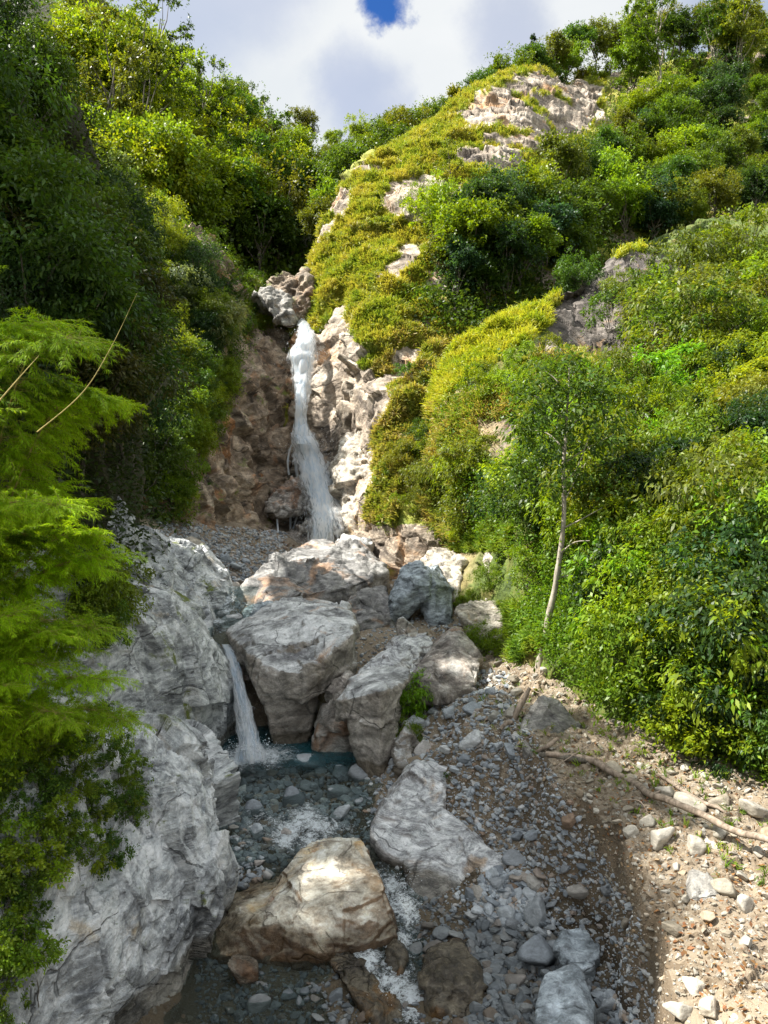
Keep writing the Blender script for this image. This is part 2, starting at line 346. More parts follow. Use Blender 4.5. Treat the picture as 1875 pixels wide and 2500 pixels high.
def d_hill(V, N): return 1.5 * fbm(V, 0.08, 4, 1) + 0.5 * fbm(V, 0.35, 3, 4)
def d_wall(V, N): return 0.55 * facet(V, 0.35, 3) + 0.42 * facet(V * [1, 1, .7], 0.8, 9, 1.3) + 0.8 * fbm(V, 0.25, 3, 7) + 0.05 * ridged(V, 1.1, 4, 2) + 0.12 * facet(V, 2.0, 49, 1.3)
def d_near(V, N):
    Vw = V + 0.3 * np.stack([vnoise(V * 0.8, 71), vnoise(V * 0.8, 72), vnoise(V * 0.8, 73)], -1)
    lay = np.abs(((Vw @ np.array([0.35, 0.25, 0.9])) * 1.6 + 0.6 * vnoise(V * 0.9, 5)) % 1.0 - 0.35)
    return 0.42 * facet(Vw * [1, 1, .8], 0.5, 23) + 0.16 * facet(Vw * [1, 1, .9], 1.3, 33) + 0.045 * facet(Vw, 3.6, 43) + 0.34 * fbm(V, 0.5, 3, 17) + 0.05 * lay + 0.035 * ridged(Vw, 2.2, 4, 12) + 0.010 * ridged(V, 9, 3, 14)
def d_flute(V, N):
    S = V * [1, 1, 0.22]
    return 0.22 * facet(V * [1, 1, .35], 0.7, 53) + 0.16 * ridged(S, 1.1, 4, 31) + 0.3 * fbm(V, 0.45, 3, 37) + 0.06 * facet(V * [1, 1, .5], 2.6, 63) + 0.05 * ridged(S * [1, 1, .7], 4.5, 3, 41)

FAR_RIDGE = [(-300,-300,110),(0,-120,110),(250,120,110),(420,285,108),(560,345,122),(700,385,150),(860,375,200),(1000,340,260)]
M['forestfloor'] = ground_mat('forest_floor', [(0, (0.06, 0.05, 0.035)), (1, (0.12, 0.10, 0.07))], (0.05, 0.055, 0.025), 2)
patch('hill', [[(x, y + 140, Y + 45) for x, y, Y in FAR_RIDGE], FAR_RIDGE,
   [(-300,0,70),(0,100,70),(250,280,70),(420,360,76),(560,410,87),(700,445,112),(860,455,145),(1000,420,185)],
   [(-300,300,54),(0,350,54),(250,470,56),(420,500,61),(560,545,68),(700,560,80),(860,560,100),(1000,540,130)],
   [(-300,600,44),(0,650,44),(250,690,48),(420,680,54),(560,660,60),(700,650,66),(860,640,75),(1000,640,90)],
   [(-300,900,42),(0,900,42),(250,850,46),(420,850,52),(560,800,58),(700,730,60),(860,720,70),(1000,700,85)]], 120, 160, d_hill, M['forestfloor'], 'far wooded hillside rising on the left behind the gorge', cat='hillside')
# left cliff beside the waterfall
M['wallrock'] = ground_mat('dummy', [(0, (0.2, 0.2, 0.2)), (1, (0.3, 0.3, 0.3))], (0.2, 0.2, 0.2))
patch('cliff', [
   [(0,560,56),(100,500,55),(250,560,52),(400,580,50),(520,640,52),(600,690,54),(670,700,56),(730,720,58)],
   [(0,480,48),(100,450,47),(250,500,46),(400,540,46),(520,610,48.5),(600,680,51),(660,700,52),(725,750,52.5)],
   [(0,650,38),(100,650,38),(250,680,38),(400,700,40),(520,740,43),(600,780,46),(650,810,47),(720,840,47.5)],
   [(0,900,33),(100,900,33.5),(250,900,34),(400,920,35),(500,950,37.5),(600,980,41),(650,1000,43),(730,1010,45)],
   [(0,1150,30),(100,1150,30.5),(250,1150,31),(400,1150,32),(480,1160,34),(560,1170,36.5),(640,1190,39.5),(730,1200,42.5)],
   [(0,1400,29),(100,1400,29),(250,1400,29),(400,1350,31),(480,1350,32),(560,1370,34),(650,1390,37),(740,1400,40.5)],
   [(0,1600,28),(100,1600,28),(250,1600,28),(400,1500,30),(480,1500,31),(560,1500,33),(650,1500,36),(740,1500,40)]], 340, 300, d_wall, M['fallrock'], 'brown and grey rock cliff on the left of the waterfall')
# right spur
def spur_rock(V, px, py, N):
    q = 16 * np.stack([vnoise(V * 0.5, 91), vnoise(V * 0.5, 92)]) + 10 * np.stack([vnoise(V * 1.6, 93), vnoise(V * 1.6, 94)])
    r = np.zeros(len(V), bool)
    for pl in SPUR_ROCK: r |= in_poly(px + q[0], py + q[1], pl)
    n = fbm(V, 0.30, 4, 95)
    r |= (px > 840) & (px < 1160) & (py + q[1] > 1275)
    return np.clip(np.maximum(r * 1.0 * (n > -0.34), (n > 0.30) * 1.0), 0, 1)
SPUR_ROCK = [
 [(1110,290),(1180,225),(1260,190),(1400,165),(1470,215),(1460,290),(1370,370),(1290,375),(1210,350)],
 [(930,500),(950,450),(1000,430),(1090,430),(1110,480),(1010,560),(960,540)],
 [(700,770),(740,720),(800,700),(850,720),(850,790),(885,850),(950,830),(1010,780),(1060,790),(1040,850),(960,960),(930,1060),(905,1180),(890,1320),(700,1400)],
 [(990,590),(1045,600),(920,730),(880,715)],[(1290,560),(1320,560),(1300,620)]]
M['spur'] = rock_mat('spur_rock', (0.50, 0.44, 0.36), (0.32, 0.26, 0.20), (0.10, 0.08, 0.065), (0.36, 0.20, 0.09), 0.32, 0.40, 0.9, (0.5, 0.9, 0.3))
def add_grass(m, attr, c1, c2, c3):
    t = NT(m.node_tree); b = next(n for n in t.n if n.type == 'BSDF_PRINCIPLED'); l = b.inputs['Base Color'].links[0].from_socket
    pos = t.node('ShaderNodeNewGeometry').outputs['Position']
    a = t.node('ShaderNodeAttribute', attribute_name=attr).outputs['Fac']
    n = t.noise(pos, 0.9, 6, 0.6); g = t.ramp(n, [(0.35, c1), (0.5, c2), (0.65, c3)])
    g = t.mix(0.6, g, t.ramp(t.noise(pos, 7, 5, 0.7), [(0.3, 0.25), (0.7, 0.75)]), 'OVERLAY')
    t.put(b.inputs['Base Color'], t.mix(a, g, l))
add_grass(M['spur'], 'rock', (0.14, 0.18, 0.02), (0.27, 0.29, 0.035), (0.32, 0.26, 0.06))
def d_spur(V, N): return 0.8 * fbm(V, 0.12, 3, 5) + 0.40 * facet(V, 0.28, 13) + 0.30 * facet(V * [1, 1, 1.2], 0.8, 19) + 0.06 * facet(V, 2.2, 29) + 0.08 * ridged(V, 0.9, 4, 8) + 0.45 * facet(np.stack([V @ [.75, 0, .65], V[:, 1] * 1.0, V @ [-.65, 0, .75] * .4], -1), 0.45, 39)
RIDGE = [(690,700,55),(735,670,51),(790,555,53),(880,435,57),(1000,340,63),(1130,250,69),(1270,185,75),(1400,205,82),(1550,180,90),(1750,140,95),(2000,100,98),(2300,70,98)]
patch('hillside', [[(x + 25, y + 130, Y + 22) for x, y, Y in RIDGE], [(x + 8, y + 15, Y + 5) for x, y, Y in RIDGE], RIDGE,
   [(700,780,49.5),(755,740,47.5),(830,640,47.5),(930,530,50),(1050,430,54),(1180,350,58),(1300,320,63),(1420,330,68),(1580,330,74),(1760,300,78),(2000,280,80),(2300,250,80)],
   [(705,880,46.5),(775,860,44),(860,780,42.5),(970,680,44),(1100,600,47),(1230,540,50),(1350,500,54),(1470,500,58),(1620,500,62),(1800,480,64),(2000,470,64),(2300,450,64)],
   [(712,1000,45),(792,980,41.7),(880,900,39),(990,830,40),(1120,780,42),(1250,730,45),(1370,690,48),(1500,660,51),(1650,650,53),(1820,650,54),(2000,650,54),(2300,650,54)],
   [(716,1120,43.5),(800,1110,40),(890,1060,36.5),(1000,1010,35.5),(1130,960,37),(1270,900,39.5),(1400,850,42),(1520,820,44),(1680,800,46),(1850,800,46),(2050,800,46),(2300,800,46)],
   [(720,1250,42),(810,1235,38.5),(900,1200,34.5),(1010,1160,33),(1130,1120,34),(1270,1080,36),(1400,1000,38),(1540,950,40),(1700,930,40),(1850,930,40),(2050,930,40),(2300,930,40)],
   [(725,1380,41),(815,1350,37),(900,1325,33),(1020,1290,31),(1140,1250,31.5),(1280,1180,33.5),(1420,1100,36),(1560,1060,38),(1700,1050,38),(1850,1050,38),(2050,1050,38),(2300,1050,38)],
   [(725,1500,40),(815,1480,36),(900,1450,32),(1020,1420,30),(1140,1380,30.5),(1280,1300,32),(1420,1250,34),(1560,1200,36),(1700,1200,36),(1850,1200,36),(2050,1200,36),(2300,1200,36)]],
   520, 620, d_spur, M['spur'], 'grassy rock spur and wooded slope right of the waterfall', {'rock': spur_rock}, cat='hillside')
# near right spur (bright grass crest)
NEAR_ROCK = [[(1165,1030),(1200,1020),(1285,1040),(1290,1100),(1225,1140),(1175,1095)],[(1620,975),(1690,980),(1780,1080),(1720,1090),(1650,1030)],
 [(1385,690),(1480,620),(1560,625),(1640,640),(1600,760),(1560,880),(1470,900),(1370,830),(1330,770)],[(1310,830),(1350,820),(1370,850),(1320,870)],[(1790,930),(1890,930),(1890,1020),(1800,1010)]]
def near_rock(V, px, py, N):
    q = 14 * np.stack([vnoise(V * 0.9, 91), vnoise(V * 0.9, 92)]) + 8 * np.stack([vnoise(V * 3, 93), vnoise(V * 3, 94)])
    r = np.zeros(len(V), bool)
    for pl in NEAR_ROCK: r |= in_poly(px + q[0], py + q[1], pl)
    # bare soil at the foot of the slope
    return r * 1.0
def dry_foot(V, px, py, N):
    n = fbm(V, 0.5, 4, 98) * 1.2
    return np.clip((4.6 - V[:, 0] + n * 2) / 1.5, 0, 1) * np.clip((V[:, 1] - 25) / 2, 0, 1)
def d_nr(V, N):
    px, py = proj(V); rec = np.exp(-(((px - 1480) / 110) ** 2 + ((py - 790) / 90) ** 2))
    return 0.5 * fbm(V, 0.22, 4, 6) + 0.32 * facet(V, 0.5, 16) + 0.18 * facet(V, 1.4, 26) - 1.8 * rec
M['nearslope'] = rock_mat('near_slope_rock', (0.17, 0.15, 0.135), (0.085, 0.072, 0.062), (0.035, 0.03, 0.027), (0.28, 0.17, 0.08), 0.25, 0.8, 0.9, (0.5, 0.9, 0.3))
add_grass(M['nearslope'], 'rock', (0.05, 0.08, 0.015), (0.09, 0.13, 0.02), (0.17, 0.15, 0.04))
def add_dry(m):
    t = NT(m.node_tree); b = next(n for n in t.n if n.type == 'BSDF_PRINCIPLED'); l = b.inputs['Base Color'].links[0].from_socket
    pos = t.node('ShaderNodeNewGeometry').outputs['Position']; n = t.noise(pos, 3.0, 7, 0.7)
    t.put(b.inputs['Base Color'], t.mix(t.node('ShaderNodeAttribute', attribute_name='dry').outputs['Fac'], l, t.ramp(n, [(0.35, (0.14, 0.10, 0.05)), (0.5, (0.32, 0.24, 0.12)), (0.65, (0.42, 0.36, 0.24))])))
add_dry(M['nearslope'])
NR = [(1045,1150,35),(1060,985,35),(1110,872,35.5),(1250,785,37),(1400,705,39),(1550,615,42),(1700,560,46),(1900,520,48),(2300,450,50)]
patch('slope', [[(x + 20, y + 120, Y + 8) for x, y, Y in NR], [(x + 6, y + 12, Y + 1.5) for x, y, Y in NR], NR,
   [(1045,1180,33),(1070,1080,32.5),(1110,960,32),(1250,890,32),(1400,840,33),(1550,780,34),(1700,740,36),(1900,700,37),(2300,700,37)],
   [(1055,1240,31.5),(1090,1150,30),(1130,1080,28.5),(1270,1020,27.5),(1420,980,26.8),(1560,950,26.5),(1720,930,26.5),(1920,920,26.5),(2300,900,26.5)],
   [(1070,1310,31),(1110,1265,29),(1180,1205,27),(1280,1165,24.2),(1420,1150,22.3),(1580,1140,21),(1740,1130,20),(1930,1130,19),(2300,1150,18)],
   [(1085,1360,30),(1130,1345,28),(1200,1330,25.5),(1290,1360,21),(1420,1380,18.7),(1580,1380,17.2),(1750,1380,16),(1950,1400,15),(2300,1450,14)],
   [(1090,1440,28),(1140,1430,26),(1235,1480,22.5),(1330,1600,18.2),(1450,1690,16.1),(1600,1775,14.4),(1780,1865,13.1),(1980,1950,12),(2300,2050,11)],
   [(1090,1540,27.5),(1140,1530,25.5),(1235,1590,22),(1330,1700,17.8),(1450,1800,15.7),(1600,1900,13.8),(1780,2000,12.5),(1980,2100,11.5),(2300,2250,10.5)]],
   420, 460, d_nr, M['nearslope'], 'near right slope covered with bushes below a bright grass crest', {'rock': near_rock, 'dry': dry_foot}, cat='hillside')
# dark slope at the upper left edge
patch('slope', [[(-1500,-800,18),(-900,-500,26),(-600,-450,32),(-200,-200,27),(0,60,26.5),(150,280,27.5),(280,520,28.5),(330,720,31)],
   [(-1500,-800,13),(-900,-300,16.5),(-600,-400,22),(-200,-300,25),(0,-50,25),(150,170,25.5),(270,420,26.5),(330,620,28.5)],
   [(-1500,100,10.5),(-900,430,14.2),(-600,300,17),(-200,300,20),(0,350,21.5),(150,450,23),(250,620,24.5),(330,780,27.5)],
   [(-1500,800,8.8),(-900,800,11.5),(-600,800,13.5),(-200,900,16.5),(0,850,17.5),(150,880,19.5),(250,920,22),(330,960,26.5)],
   [(-1500,1200,8),(-900,1200,10),(-600,1200,11.5),(-200,1300,14),(0,1250,15),(150,1220,17.5),(250,1200,20.5),(330,1200,25)],
   [(-1500,1600,7.5),(-900,1600,11),(-600,1600,11.3),(-200,1600,12.6),(0,1500,14),(150,1450,17),(250,1420,20),(330,1400,25)]], 140, 160,
   lambda V, N: 0.9 * fbm(V, 0.2, 4, 1) + 0.3 * facet(V, 0.6, 4), M['forestfloor'], 'steep dark wooded slope at the upper left', cat='hillside')
# pale rock wall, three lobes
patch('cliff', [
   [(-200,1560,12),(0,1650,12.3),(180,1740,12.8),(320,1790,13.6),(400,1810,14.8),(450,1830,15.6),(440,1850,17.5)],
   [(-200,1500,10.5),(0,1600,10.8),(180,1700,11.2),(320,1758,12.2),(400,1772,13.2),(455,1797,14),(462,1830,16)],
   [(-200,1700,9.5),(0,1750,9.8),(170,1830,10.3),(320,1850,11.3),(440,1880,12.5),(516,1900,13.8),(510,1920,16)],
   [(-200,1950,8.6),(0,1980,9.0),(150,2000,9.7),(300,2010,10.8),(450,2020,12),(560,2060,13.3),(555,2070,16)],
   [(-200,2200,7.9),(0,2200,8.4),(150,2200,9.2),(300,2200,10.2),(430,2190,11.3),(555,2185,12.8),(560,2185,16)],
   [(-200,2450,7.5),(0,2400,8),(150,2370,8.9),(280,2350,9.9),(400,2340,10.8),(490,2332,11.9),(520,2300,15)],
   [(-200,2700,7.2),(0,2650,7.8),(130,2560,8.7),(250,2520,9.6),(370,2510,10.2),(462,2480,10.9),(500,2400,13)],
   [(-200,3000,6.9),(0,3000,7.3),(130,2900,8.0),(250,2850,8.6),(370,2800,9.2),(455,2750,9.8),(500,2600,12)]],
   620, 560, d_near, M['cliff'], 'pale grey rock wall rising from the stream at the lower left')
patch('cliff', [
   [(-200,1320,17),(0,1380,17.5),(150,1430,18),(283,1480,18.5),(340,1480,19.5),(397,1490,20.5),(450,1520,21.5),(490,1540,23)],
   [(-200,1250,14),(0,1320,14.3),(150,1390,14.8),(283,1445,16),(340,1436,17),(397,1449,18),(455,1490,19.2),(490,1540,21)],
   [(-200,1400,13.2),(0,1450,13.5),(150,1500,14),(290,1530,15),(380,1530,16.2),(450,1550,17.2),(524,1588,19),(560,1600,22)],
   [(-200,1600,12.6),(0,1620,12.8),(150,1640,13.4),(290,1650,14.5),(390,1650,15.6),(480,1670,17),(545,1690,18.8),(590,1690,22)],
   [(-200,1800,12),(0,1800,12.5),(150,1800,13),(290,1800,14.2),(400,1800,15.3),(480,1810,16.6),(548,1812,18.7),(590,1800,22)],
   [(-200,2000,11.8),(0,2000,12),(150,2000,12.8),(290,1950,14),(400,1930,15),(470,1920,16),(522,1888,17.3),(575,1860,19.5)],
   [(-200,2200,11.5),(0,2200,11.8),(150,2200,12.5),(290,2150,13.6),(400,2100,14.5),(470,2060,15.5),(520,2010,16.6),(575,1990,18.5)]],
   520, 520, d_flute, M['cliff2'], 'pale fluted rock wall left of the small cascade')
patch('cliff', [
   [(100,1180,24),(250,1230,25),(340,1310,27),(410,1330,28),(470,1360,29),(500,1370,31)],
   [(100,1150,20),(250,1220,21),(340,1290,22.5),(410,1315,24),(470,1342,26),(500,1350,29)],
   [(100,1300,19),(250,1330,20),(340,1370,21.5),(420,1380,23),(507,1390,26),(530,1400,29)],
   [(100,1430,18.5),(250,1430,19.5),(340,1440,21),(430,1450,22.5),(532,1445,25.2),(550,1440,29)],
   [(100,1550,18),(250,1550,19),(340,1530,20.5),(440,1520,22),(530,1505,24.5),(550,1500,28)],
   [(100,1700,17.5),(250,1700,18.5),(340,1650,20),(440,1640,21.5),(530,1600,23.5),(550,1590,27)]],
   360, 320, lambda V, N: 0.8 * d_near(V, N) + 0.1 * ridged(V * [1, 1, .4], 1.2, 4, 3), M['cliff'], 'pale streaked rock shoulder above the cascade on the left')
# far mountain on the right edge
patch('mountain', [[(1700,260,700),(1780,190,680),(1850,110,660),(1950,20,640),(2200,-150,640),(2500,-150,640)],
   [(1700,240,420),(1780,185,400),(1840,95,390),(1900,50,380),(2200,-100,380),(2500,-150,380)],
   [(1700,420,330),(1780,400,320),(1850,380,310),(1950,350,300),(2200,300,300),(2500,280,300)]], 80, 80, lambda V, N: 8 * fbm(V, 0.02, 5, 3), rock_mat('hazed_mountain_rock', (0.34, 0.36, 0.40), (0.22, 0.25, 0.28), (0.10, 0.14, 0.15), (0.10, 0.13, 0.10), 0.4, 0.03, 0.8, (0.5, 0.9, 0.2)), 'distant bluish mountain shoulder at the right edge', cat='mountain')  # the blue haze of distance is put into the rock colour

# riverbed heightfield -------------------------------------------------
BX = np.array([-12,-9,-6.5,-5,-4,-3,-2,-1,0,1,2,2.6,3,4,6,9,14,22.])
BY = np.array([-6,3,6,8,10,12,14,16,18,20,21.5,24,28,33,38,44,52.])
BZ = np.array([
 [-5,-5,-6,-6.5,-7,-7.4,-7.6,-7.7,-7.7,-7.7,-7.0,-5.8,-5.4,-5.2,-5,-4.8,-4.6],
 [-5,-5,-6,-6.5,-7,-7.4,-7.6,-7.7,-7.7,-7.7,-7.0,-5.8,-5.4,-5.2,-5,-4.8,-4.6],
 [-5,-5,-6,-6.5,-7,-7.4,-7.6,-7.7,-7.7,-7.6,-7.1,-5.8,-5.4,-5.2,-5,-4.8,-4.6],
 [-5,-5,-6,-6.5,-7,-7.4,-7.55,-7.6,-7.6,-7.4,-7.1,-5.6,-5.3,-5.1,-4.9,-4.8,-4.6],
 [-5,-5,-6,-6.5,-7,-7.4,-7.5,-7.35,-7.45,-7.3,-7.1,-5.35,-5.25,-5.1,-4.9,-4.7,-4.5],
 [-5,-5,-6,-6.5,-7.2,-7.4,-7.4,-7.35,-7.35,-7.25,-6.95,-6.0,-5.1,-5.0,-4.8,-4.6,-4.4],
 [-5,-5,-6,-6.4,-6.9,-6.9,-6.95,-7.0,-7.05,-6.9,-6.5,-4.98,-4.85,-4.7,-4.3,-4.0,-3.8],
 [-5,-5,-5.8,-6.2,-6.6,-6.8,-6.82,-6.75,-6.55,-6.0,-5.0,-4.75,-4.6,-4.3,-4,-3.5,-3],
 [-4.5,-5,-5.6,-6.2,-6.8,-6.9,-6.8,-6.6,-6.2,-5.7,-5.1,-4.55,-4.2,-4,-3.5,-3,-2.5],
 [-4,-4.5,-5.2,-6,-6.5,-6.8,-6.7,-6.4,-6.0,-5.5,-5.05,-4.6,-4.2,-3.6,-3,-2.5,-2],
 [-3.5,-4,-4.6,-4.8,-5.2,-5.4,-5.6,-5.8,-5.7,-5.3,-4.95,-4.5,-4.0,-3.4,-2.6,-2,-1.5],
 [-2.5,-3.2,-4,-4.35,-4.35,-4.4,-4.5,-4.6,-4.7,-4.7,-4.5,-4.1,-3.6,-3,-2,-1,0],
 [-0.5,-1.4,-2.9,-3.85,-4.3,-4.5,-4.5,-4.5,-4.4,-4.3,-3.9,-3.3,-2.5,-2,-1,0,1],
 [0,-1.0,-2.0,-2.9,-3.6,-3.9,-3.9,-3.8,-3.7,-3.6,-3.1,-2.4,-2.2,-1.8,-1,0,1],
 [0,-1,-1.6,-2.2,-2.7,-3,-3,-2.9,-2.8,-2.6,-2.4,-2.2,-2,-1.5,-1,0,1],
 [0,-1,-1.5,-2,-2.5,-3,-3,-3,-3,-3,-2.5,-2.2,-2,-1.5,-1,0,1],
 [0,-1,-1.5,-2,-2.5,-3,-3,-3,-3,-3,-2.5,-2.2,-2,-1.5,-1,0,1]], float)
TOE = np.array([-6.9,-6.9,-6.9,-7.0,-7.0,-6.8,-6.2,-4.95,-4.8,-4.75,-4.7,-4.3,-3.3,-2.5,-2.3,-2.3,-2.3])
BZ = np.insert(BZ, 11, TOE, axis=1); BZ[5, 12] = -5.3; BZ[4, 10] = -7.15
def bed_z(x, y):
    x = np.asarray(x, float) - np.interp(y, [8, 10, 11.5, 13, 14], [0, .3, .5, .2, 0])
    x = np.asarray(x, float); y = np.asarray(y, float)
    i = np.clip(np.searchsorted(BY, y) - 1, 0, len(BY) - 2); j = np.clip(np.searchsorted(BX, x) - 1, 0, len(BX) - 2)
    u = np.clip((y - BY[i]) / (BY[i + 1] - BY[i]), 0, 1); v = np.clip((x - BX[j]) / (BX[j + 1] - BX[j]), 0, 1)
    sv = v * v * (3 - 2 * v); v = 0.5 * v + 0.5 * sv
    return (BZ[i, j] * (1 - v) + BZ[i, j + 1] * v) * (1 - u) + (BZ[i + 1, j] * (1 - v) + BZ[i + 1, j + 1] * v) * u
def bed_full(x, y):
    wx = 0.35 * vnoise(np.stack([x * .7, y * .7, 0 * x], -1), 61) + 0.15 * vnoise(np.stack([x * 2.1, y * 2.1, 0 * x], -1), 62)
    p = np.stack([x, y, 0 * x], -1); z = bed_z(x + wx, y + wx * 0.7)
    rough = np.clip((x - 0.8) / 1.0, 0.35, 1.0)
    return z + 0.16 * fbm(p, 0.9, 3, 64) + rough * (0.10 * ridged(p, 2.3, 4, 65) + 0.06 * facet(p, 3.0, 66) + 0.03 * facet(p, 8, 67))
ys = np.concatenate([np.linspace(-6, 8, 50)[:-1], np.geomspace(8, 52, 760)]); xs = np.concatenate([np.linspace(-12, -5, 60)[:-1], np.linspace(-5, 7.5, 420)[:-1], np.linspace(7.5, 22, 80)])
XX, YY = np.meshgrid(xs, ys); ZZ = bed_full(XX.ravel(), YY.ravel())
Vb = np.stack([XX.ravel(), YY.ravel(), ZZ], -1)
me = mesh_from('riverbed', Vb, grid_faces(len(ys), len(xs), True))
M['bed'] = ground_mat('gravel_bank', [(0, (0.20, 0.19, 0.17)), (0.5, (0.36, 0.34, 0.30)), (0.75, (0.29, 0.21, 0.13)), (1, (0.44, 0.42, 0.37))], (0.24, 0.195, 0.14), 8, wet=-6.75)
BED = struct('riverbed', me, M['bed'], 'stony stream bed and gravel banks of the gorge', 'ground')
PATCH['riverbed'] = [BED]
# valley floor far under everything, reaching to the horizon
me = mesh_from('ground', [(-900, -300, -9), (900, -300, -9), (900, 1200, -9), (-900, 1200, -9)], [(0, 1, 2, 3)])
struct('ground', me, M['forestfloor'], 'low valley ground', 'ground')
# ================================================================== WATER
M['water'], t, b, o = new_mat('stream_water')
pos = t.node('ShaderNodeNewGeometry').outputs['Position']
foam = t.node('ShaderNodeAttribute', attribute_name='foam').outputs['Fac']; deep = t.node('ShaderNodeAttribute', attribute_name='deep').outputs['Fac']
wn = t.noise(pos, 3.2, 7, 0.68, 1.4); wn2 = t.noise(pos, 13, 6, 0.72, 0.8); wn3 = t.noise(pos, 38, 4, 0.7, 0.4)
fs = t.math('ADD', t.math('MULTIPLY', wn, 0.36), t.math('ADD', t.math('MULTIPLY', wn2, 0.36), t.math('MULTIPLY', wn3, 0.28)))
fv = t.math('ADD', t.math('ADD', -0.15, t.math('MULTIPLY', fs, 2.0)), t.math('MULTIPLY', foam, 0.42))
fm = t.math('MULTIPLY', t.step(fv, 1.06, 1.40), 0.96)
wc = t.mix(deep, (0.050, 0.062, 0.058), (0.015, 0.12, 0.155))
b.inputs['Roughness'].default_value = 0.06; b.inputs['IOR'].default_value = 1.33
t.put(b.inputs['Base Color'], t.mix(fm, wc, (0.82, 0.88, 0.92))); t.put(b.inputs['Roughness'], t.math('ADD', 0.05, t.math('MULTIPLY', fm, 0.6)))
trn = t.node('ShaderNodeBsdfTransparent', i_Color=(0.80, 0.87, 0.86, 1)); mx = t.node('ShaderNodeMixShader')
t.put(mx.inputs[0], t.math('MAXIMUM', fm, t.math('ADD', 0.26, t.math('MULTIPLY', deep, 0.42))))
t.l.new(trn.outputs[0], mx.inputs[1]); t.l.new(b.outputs[0], mx.inputs[2]); t.l.new(mx.outputs[0], o.inputs[0])
hh = t.math('ADD', t.math('MULTIPLY', wn, 0.9), t.math('ADD', t.math('MULTIPLY', wn2, 0.35), t.math('MULTIPLY', fm, 0.15)))
t.put(b.inputs['Normal'], t.node('ShaderNodeBump', i_Height=hh, i_Strength=1.0, i_Distance=0.14).outputs[0])
WY = [-6, 8, 11.2, 11.9, 12.8, 13.6, 14.4, 14.9, 15.8, 16.4, 17.2, 21.0]; WZ = [-7.42, -7.40, -7.36, -7.28, -7.16, -7.02, -6.86, -6.76, -6.66, -6.50, -6.42, -6.40]
FOAM = [  # px, py, Y, radius, strength  (white water)
 (985,2150,12.9,.40,1.5),(955,2100,13.3,.34,1.2),(1010,2230,12.6,.38,1.2),(975,2290,12.0,.34,1.1),(1000,2195,12.7,.34,1.3),(925,2065,13.7,.26,.9),(1040,2200,12.6,.3,.8),
 (900,2350,11.6,.34,1.2),(960,2420,11.15,.42,1.5),(1010,2480,10.8,.45,1.5),(930,2470,10.9,.3,1.3),(860,2335,11.7,.3,.9),(905,2290,12,.25,.9),(985,2350,11.8,.25,1.0),
 (740,1975,15.2,.55,1.25),(680,1985,15.0,.5,1.0),(620,1975,15.1,.45,.85),(760,2040,14.6,.45,1.1),(830,1960,15.3,.4,.8),(600,2040,14.5,.35,.7),(880,2060,14.2,.3,.9),(850,2000,14.9,.3,.8),(700,2020,14.8,.5,1.3),(790,2010,14.9,.4,1.2),(820,1990,15.1,.4,.9),(650,1950,15.4,.4,.8),(650,2010,14.9,.3,.9),(860,2030,14.5,.25,.8),(600,1935,15.6,.4,.6),(560,1910,16.2,.4,.55),
 (600,1848,18.0,.75,1.7),(575,1860,17.8,.6,1.5),(660,1845,18.1,.7,1.15),(560,1866,17.6,.35,1.1),(705,1845,18.0,.35,.8),(640,1855,17.8,.4,1.0),(620,1880,17.2,.4,.7)]
def water(xs, ys, zf, foams, deepf, name, label, bnd=None):
    XX, YY = np.meshgrid(xs, ys); x = XX.ravel(); y = YY.ravel(); z = zf(x, y); fo = np.zeros(len(x))
    for fx, fy, fY, r, s in foams:
        c = P(fx, fy, fY); fo = np.maximum(fo, min(s, 1.25) * np.exp(-((x - c[0]) ** 2 + ((y - c[1]) * 0.75) ** 2) / (r * r * 1.3)))
    p = np.stack([x, y, 0 * x], -1)
    z = z + (0.015 + 0.07 * np.clip(fo, 0, 1)) * fbm(p, 2.2, 4, 81, 0.6) + 0.05 * np.clip(fo, 0, 1)
    me = mesh_from(name, np.stack([x, y, z], -1), grid_faces(len(ys), len(xs), True)); fattr(me, 'foam', fo); fattr(me, 'deep', deepf(x, y))
    return struct(name, me, M['water'], label, 'water')
water(np.linspace(-7, 2.6, 240), np.concatenate([np.linspace(-6, 9, 20)[:-1], np.linspace(9, 20.9, 320)]), lambda x, y: np.interp(y, WY, WZ), FOAM,
      lambda x, y: np.clip(np.clip((y - 16.9) / 1.0, 0, 1) + 0.6 * np.exp(-((x - 1.1) ** 2 / .8 + (y - 12.6) ** 2 / 1.2)), 0, 1), 'water', 'clear teal stream running between boulders')
UP = [(545,1535,22.3,.35,.8),(520,1535,22.6,.4,.7),(555,1490,25.0,.3,1.2),(552,1515,24.4,.35,1.2),(530,1530,23.4,.4,1.1),(558,1470,25.6,.3,1.0),(510,1530,23.6,.3,1)]
water(np.linspace(-7.4, -4.2, 120), np.linspace(21.3, 25.9, 120), lambda x, y: np.interp(y, [21.3, 22, 23.6, 24.0, 24.6, 25.3, 25.8, 27.2], [-4.42, -4.26, -4.17, -4.10, -3.95, -3.58, -3.42, -3.35]) ,
      UP, lambda x, y: 0.2 + 0 * x, 'water', 'shallow upper stream above the small cascade')

